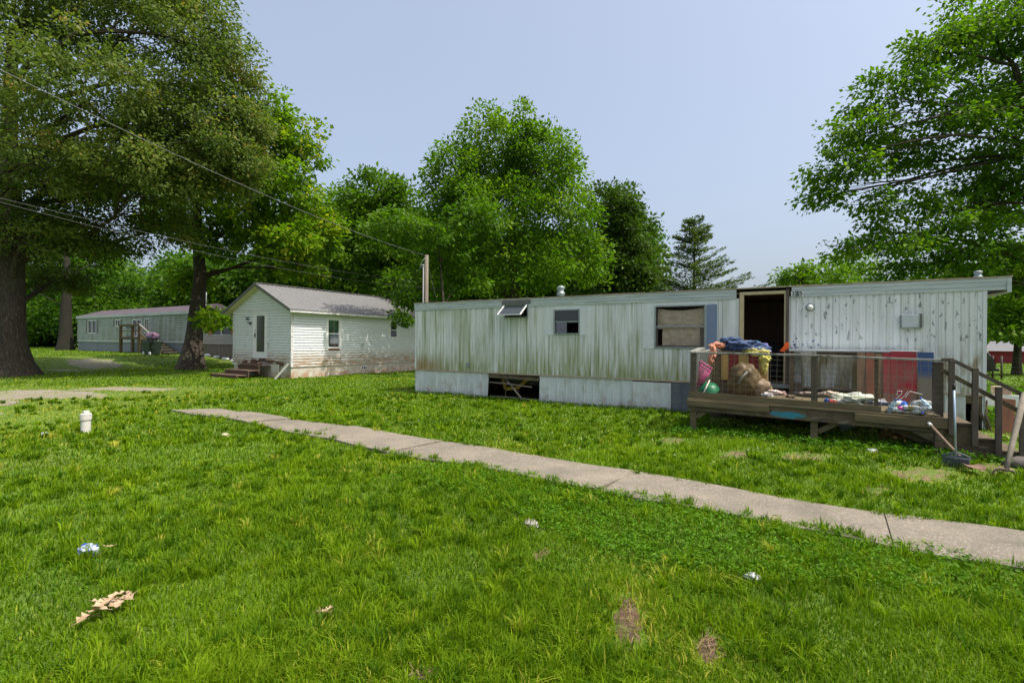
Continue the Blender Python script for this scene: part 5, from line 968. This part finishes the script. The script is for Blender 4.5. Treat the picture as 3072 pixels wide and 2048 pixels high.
# conifer
def conifer():
    random.seed(5); dep = 32; k = dep/FPX; p = DP(1592, 790, dep); tip = DP(1592, 492, dep).z; T_ = thing('cedar_tree', 'thin dark green cedar with ragged branches behind the roof', 'tree', (p.x, p.y, 0)); mb = MB()
    mb.tube([(p.x, p.y, -.2), (p.x, p.y, 4), (p.x+.05, p.y, tip-.3)], [.16, .12, .02], 8); C = []; Dn = []
    for i in range(190):
        h = random.random()**.75; z = 2.2+(tip-2.4)*h; Lb = (1-h)**.75*3.6*random.uniform(.5, 1.1)+.2; a = random.uniform(0, 6.283)
        if math.cos(a-YAW) > .6 and z < 5: Lb *= 1.35
        d = Vector((math.cos(a), math.sin(a), .25)); e = Vector((p.x, p.y, z))+d*Lb; e.z += .15*Lb*h; mid = Vector((p.x, p.y, z))+d*Lb*.5-Vector((0, 0, .05*Lb)); mb.tube([(p.x, p.y, z), mid, e], [.02, .014, .006], 4, cap=False)
        for q in range(int(20+Lb*36)):
            t = random.random()**.7*.98+.04; bp0 = Vector((p.x, p.y, z)).lerp(e, t); w_ = .32*Lb*(1-t)+.14; s_ = Vector((-d.y, d.x, 0)); pos = bp0+s_*random.uniform(-w_, w_)+Vector((0, 0, random.gauss(.0, .05))); C.append(pos); Dn.append((d+s_*random.uniform(-.8, .8)+Vector((0, 0, random.uniform(-.2, .7)))).normalized())
    part('trunk', mb, m_bark, T_, True); C = np.array(C); Dn = np.array(Dn); V = leaf_quads(C, Dn, rng.uniform(.14, .28, len(C)), .28); quads_object('crown', V, rng.random(len(C))*.8, lm_con, T_)
conifer()
# woodland mass + shrubs
def woods(name, specs, mat, ls, nl, crad, tb=.35):
    C = []; D_ = []
    for px0, px1, d0, d1, ylo, yhi, n_ in specs:
        for _ in range(n_):
            px = random.uniform(px0, px1); dep = random.uniform(d0, d1); t = yhi+(ylo-yhi)*random.random()**.8; t += 35*mnoise.noise(Vector((px*.012, dep*.1, 2))); c = DP(px, t, dep)
            if c.z < .2: c.z = .3
            C.append(c); D_.append((random.gauss(0, .5), -1, random.gauss(.4, .5)))
    C = np.array(C); D_ = nrm(np.array(D_)); V, ti = clusters_to_leaves(C, D_, np.full(len(C), crad)*rng.uniform(.6, 1.4, len(C)), nl, ls, .3, .7, .6, .25, tb); o = quads_object(name, V, ti, mat); o['kind'] = 'stuff'; o['label'] = 'dense far woodland of mixed green foliage'; o['category'] = 'woodland'; print(name, len(V))
woods('woodland', [(-250, 420, 74, 90, 780, 620, 1500), (-250, 330, 70, 84, 770, 690, 700), (380, 640, 52, 66, 765, 600, 800), (620, 1010, 47, 58, 765, 500, 1700), (960, 1500, 48, 58, 720, 540, 1500), (1780, 2700, 66, 80, 790, 640, 800), (2230, 2330, 62, 75, 780, 700, 150)], lm_mid, .4, 85, 1.9, .2)
# ------------------------------------------------------------------ grass
def inrect(x, y, a, b, c, d): return (x > a) & (x < b) & (y > c) & (y < d)
def walk_mask(x, y, m=0):
    y0 = np.interp(x, [-13, -9, -5, 0, 6], [5.95, 5.85, 5.45, 5.25, 5.1]); y1 = np.interp(x, [-13, -8, -4, 0, 6], [6.75, 6.72, 6.5, 6.2, 6.1])
    wob = .05*np.sin(x*3.1)+.05*np.sin(x*7.3+1)*np.sin(x*1.7)+.04*np.sin(x*23)+.03*np.sin(x*51)
    jn = np.array(J[1:]); dj = np.abs(x[:, None]-jn[None]+(y[:, None]-6)*-.15).min(1)
    return (x > -12.9) & (x < 6) & (y > y0+m+wob) & (y < y1-m*.6-wob*.8) & ~((dj < .03) & (x < -4.9))
cyw, syw = math.cos(YAW), math.sin(YAW)
def scatter(n_, dmin, dmax, amax=60, p=1.0):
    ang = rng.uniform(-R(amax), R(amax), n_); u = rng.random(n_); d = dmin*(dmax/dmin)**u
    f = d; r = d*np.tan(ang).clip(-1.45, 1.45); return r*cyw-f*syw, r*syw+f*cyw, d
def lown(x, y, s, o=0):
    return (np.sin(x*s+1.3+o)*np.cos(y*s*1.1+.7*o)+np.sin(x*s*2.3-y*s*1.7+o*2)*.6+np.sin(x*s*4.1+y*s*3.7+o)*.35)/1.95
def keep_mask(x, y, thin=.3):
    k = ~walk_mask(x, y, .10)
    k &= ~inrect(x, y, TX, TR, TY-.02, TB) & ~inrect(x, y, HX0, HX1, HY0-.02, HY1) & ~inrect(x, y, b0, b1_, BY, BY+4.3) & ~inrect(x, y, a_t, b_t, ty, ty+4)
    pr = np.ones(len(x))
    for zn in DIRT+GRAV+GRAV2:
        q = inz(x, y, zn)*(1+.5*lown(x, y, 7.))+.35*lown(x, y, 17., 2); pr = np.where(q < 1.25, np.minimum(pr, thin+(1-thin)*sst(.5, 1.25, q)), pr)
    pr = np.where(inrect(x, y, DX0+.1, DX1+1.2, DY0+.5, DY1), np.minimum(pr, .12), pr)
    return k & (rng.random(len(x)) < pr)
a_t, b_t = WY(455, 770, ty).x, WY(560, 770, ty).x
def dryness(x, y):
    q = .5+.5*lown(x, y, .55, 3); v = sst(.62, .95, q)*.5
    for zn, s_ in [(z_, 6) for z_ in GRAV]+[(z_, 3.2) for z_ in DIRT[3:7]]+[(z_, 5) for z_ in GRAV2]: v = np.maximum(v, (1-sst(.8, s_, inz(x, y, zn)))*.85)
    return v
lm_gr = leafmat('grass_blades', (.032, .095, .002), (.185, .29, .004), (.42, .37, .06), .35, .65, .12)
lm_wd = leafmat('weed_leaves', (.028, .10, .002), (.12, .255, .005), (.2, .3, .03), .30, .6, .15)
def blades(n_, dmin, dmax, hmul=1., wmul=1.):
    x, y, d = scatter(n_, dmin, dmax); m_ = keep_mask(x, y); x, y, d = x[m_], y[m_], d[m_]; n2 = len(x); z = gz(x, y)
    tuft = .5+.5*lown(x, y, 1.9, 5); fine = .5+.5*lown(x, y, 6.5, 1); big = .5+.5*lown(x, y, .8, 8)
    h = (.028+.05*tuft*fine+.04*rng.random(n2)**2)*hmul*(1+.9*sst(.65, 1, tuft))*(1-.45*sst(1.0, 2.4, dryness(x, y)*3)); long_ = rng.random(n2) < .03; h = np.where(long_, h*1.7, h)
    far = sst(9, 25, d); w_ = (.0026+.0022*rng.random(n2)**2)*wmul*np.maximum(1, d/3.4); h = h*(1-.1*far)
    az = rng.uniform(0, 2*np.pi, n2)+.8*np.sin(x*1.3+y); ln = (.25+.75*rng.random(n2))*1.0; dx, dy = np.cos(az), np.sin(az); sx_, sy_ = -dy, dx
    fa = rng.uniform(0, 2*np.pi, n2); sx_, sy_ = np.cos(fa), np.sin(fa)
    B_ = np.stack([x, y, z-.005], 1); S_ = np.stack([sx_, sy_, np.zeros(n2)], 1)*w_[:, None]; Dv = np.stack([dx, dy, np.zeros(n2)], 1)
    mid = B_+Dv*(h*ln*.28)[:, None]; mid[:, 2] += h*.62; tip = B_+Dv*(h*ln*.95)[:, None]; tip[:, 2] += h*(1-.35*ln**2)
    V = np.stack([B_-S_, B_+S_, mid+S_*.8, mid-S_*.8, tip], 1)
    dr = dryness(x, y); ti = .16+.42*big+.34*(rng.random(n2)-.5)+.3*(tuft-.5)+.16*(fine-.5); ti = np.where(rng.random(n2) < dr*.75, .8+.2*rng.random(n2), ti); ti = np.where(rng.random(n2) < .025, .9, ti)
    return V, ti.clip(0, 1)
def blades_object(name, V, ti, mat):
    N_ = len(V); me = bpy.data.meshes.new(name); me.vertices.add(N_*5); me.vertices.foreach_set('co', V.reshape(-1).astype(np.float32))
    base = (np.arange(N_)*5)[:, None]; idx = np.concatenate([base+np.array([[0, 1, 2, 3]]), base+np.array([[3, 2, 4]])], 1).reshape(-1).astype(np.int32)
    me.loops.add(N_*7); me.loops.foreach_set('vertex_index', idx); me.polygons.add(N_*2); ls_ = np.stack([np.arange(N_)*7, np.arange(N_)*7+4], 1).reshape(-1).astype(np.int32); me.polygons.foreach_set('loop_start', ls_)
    me.polygons.foreach_set('loop_total', np.tile(np.array([4, 3], dtype=np.int32), N_)); at = me.attributes.new('tint', 'FLOAT', 'POINT'); at.data.foreach_set('value', np.repeat(ti, 5).astype(np.float32)); me.materials.append(mat); me.update()
    o = bpy.data.objects.new(name, me); COL.objects.link(o); o['kind'] = 'stuff'; o['label'] = 'bright green uneven lawn grass'; o['category'] = 'grass'; print(name, N_); return o
V, ti = blades(640000, 1.3, 75)
def tufts(nt, per):
    cx_, cy_, d = scatter(nt, 1.6, 16); sel = .5+.5*lown(cx_, cy_, .9, 4) > .35; m_ = keep_mask(cx_, cy_, 0) & sel; cx_, cy_, d = cx_[m_], cy_[m_], d[m_]; nt = len(cx_)
    R0 = rng.uniform(.02, .07, nt); hh = rng.uniform(.07, .15, nt); tb_ = rng.uniform(.05, .75, nt); dirt_ = rng.random(nt) < .02; lean = rng.uniform(.5, 1.3, nt); bias = rng.uniform(0, 6.28, nt)
    k = per; a = rng.uniform(0, 2*np.pi, (nt, k)); rr = rng.random((nt, k))*R0[:, None]; x = (cx_[:, None]+rr*np.cos(a)).ravel(); y = (cy_[:, None]+rr*np.sin(a)).ravel()
    h = (hh[:, None]*rng.uniform(.5, 1.1, (nt, k))).ravel(); ln = (lean[:, None]*rng.uniform(.3, 1.1, (nt, k))).ravel(); dx = np.cos(a).ravel()+.5*np.repeat(np.cos(bias), k); dy = np.sin(a).ravel()+.5*np.repeat(np.sin(bias), k)
    w_ = .0026*np.maximum(1, np.repeat(d, k)/3.2)*rng.uniform(.7, 1.5, nt*k); z = gz(x, y); B_ = np.stack([x, y, z], 1); Dv = np.stack([dx, dy, 0*x], 1); fa = rng.uniform(0, 6.28, nt*k); S_ = np.stack([np.cos(fa), np.sin(fa), 0*x], 1)*w_[:, None]
    mid = B_+Dv*(h*ln*.3)[:, None]; mid[:, 2] += h*.65; tip = B_+Dv*(h*ln*.95)[:, None]; tip[:, 2] += h*(1-.4*np.minimum(ln, 1.2)**2)
    ti = (np.repeat(tb_, k)+rng.normal(size=nt*k)*.10); ti = np.where(np.repeat(dirt_, k), .85+.15*rng.random(nt*k), ti)
    return np.stack([B_-S_, B_+S_, mid+S_*.8, mid-S_*.8, tip], 1), ti.clip(0, 1)
V2, ti2 = tufts(9000, 26); V = np.concatenate([V, V2]); ti = np.concatenate([ti, ti2])
blades_object('grass', V, ti, lm_gr)
# weeds: broad leaves, thick along the lower sidewalk edge and under the deck
def weeds(x, y, h, L_, per, tb):
    n_ = len(x); X_ = np.repeat(x, per)+rng.normal(size=n_*per)*.02; Y_ = np.repeat(y, per)+rng.normal(size=n_*per)*.02; hh = np.repeat(h, per)*rng.uniform(.3, 1, n_*per); C = np.stack([X_, Y_, gz(X_, Y_)+hh], 1)
    a = rng.uniform(0, 2*np.pi, n_*per); D_ = nrm(np.stack([np.cos(a), np.sin(a), rng.uniform(-.1, .8, n_*per)], 1)); V = leaf_quads(C, D_, np.repeat(L_, per)*rng.uniform(.7, 1.3, n_*per), .42); return V, (np.repeat(tb, per)+rng.normal(size=n_*per)*.15).clip(0, 1)
x, y, d = scatter(60000, 1.4, 22); q = .5+.5*lown(x, y, 1.1, 2)
edge = (y > 4.1+.3*np.sin(x*1.3)) & (y < wy0(0)+.25) & (x > -4.5); m_ = keep_mask(x, y, .02) & ((rng.random(len(x)) < sst(.55, .9, q)*.45) | (edge & (rng.random(len(x)) < .9))); x, y, d, ed = x[m_], y[m_], d[m_], edge[m_]
Va, ta = weeds(x, y, np.where(ed, .075, .045), np.where(ed, .034, .022)*np.maximum(1, d/7), 5, np.full(len(x), .42))
# plants under and around deck
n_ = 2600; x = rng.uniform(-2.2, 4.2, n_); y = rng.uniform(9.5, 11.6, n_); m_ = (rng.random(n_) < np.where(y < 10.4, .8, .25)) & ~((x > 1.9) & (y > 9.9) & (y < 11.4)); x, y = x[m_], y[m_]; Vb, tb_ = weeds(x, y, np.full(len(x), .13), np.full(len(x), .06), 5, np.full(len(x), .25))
x = np.concatenate([rng.uniform(TX, -2.4, 900), rng.uniform(-20, -12, 300)]); y = np.where(x > TX-.01, TY-.06-rng.random(len(x))*.12, 14+rng.random(len(x))*.3); m_ = x > TX; x, y = x[m_], y[m_]; Vc, tc_ = weeds(x, y, np.full(len(x), .09), np.full(len(x), .045), 4, np.full(len(x), .4))
x = rng.uniform(3.2, 8, 1500); y = rng.uniform(13, 24, 1500); Vd, td = weeds(x, y, np.full(1500, .3), np.full(1500, .12), 8, np.full(1500, .45))
o = quads_object('weeds', np.concatenate([Va, Vb, Vc, Vd]), np.concatenate([ta, tb_, tc_, td]), lm_wd); o['kind'] = 'stuff'; o['label'] = 'low broad leaved weeds and clover in the lawn'; o['category'] = 'weeds'
# clover flowers
n_ = 90; x, y, d = scatter(n_*3, 5, 17, 45); m_ = keep_mask(x, y) & (lown(x, y, .5, 2) > .1) & (y > 7); x, y = x[m_], y[m_]; fl_ = MB()
for i in range(len(x)): fl_.lathe((x[i], y[i], gzf(x[i], y[i])+.06), [(.003, 0), (.010, .005), (.009, .012), (.003, .016)], 6)
o = struct('clover_flowers', fl_, M('clover_white', (.6, .6, .52), .8), 'stuff'); o['label'] = 'tiny white clover blossoms dotted in the lawn'; o['category'] = 'flowers'
# straw and twigs on the dirt and under the deck
random.seed(3); mb = MB()
for zn in DIRT:
    c, a, b = zn
    for k in range(26):
        u, v = random.gauss(0, .5), random.gauss(0, .5); p = c+a*u+b*v; an = random.uniform(0, 3.14); L_ = random.uniform(.02, .07); z = gzf(p.x, p.y)+.018+random.random()*.01; mb.bar((p.x, p.y, z), (p.x+L_*math.cos(an), p.y+L_*math.sin(an), z+random.uniform(0, .015)), .003, .002)
o = struct('straw', mb, M('dry_straw', (.27, .19, .10), .9, (.18, .12, .06), 8), 'stuff'); o['label'] = 'dry straw bits on the bare patches'; o['category'] = 'straw'
random.seed(4); mb = MB()
for k in range(500):
    x = random.uniform(1.2, 5.2); y = random.uniform(10.0, 12.3); z = gzf(x, y)+.02; an = random.uniform(0, 6.28); L_ = random.uniform(.03, .06); dx, dy = math.cos(an)*L_, math.sin(an)*L_
    mb.add([(x, y, z), (x+dx-dy*.4, y+dy+dx*.4, z+.01), (x+dx*1.7, y+dy*1.7, z+.02*random.random()), (x+dx+dy*.4, y+dy-dx*.4, z+.012)], [(0, 1, 2, 3)])
o = struct('leaf_litter', mb, dm, 'stuff'); o['label'] = 'scattered brown leaf litter beyond and beneath the deck stairs'; o['category'] = 'leaf litter'
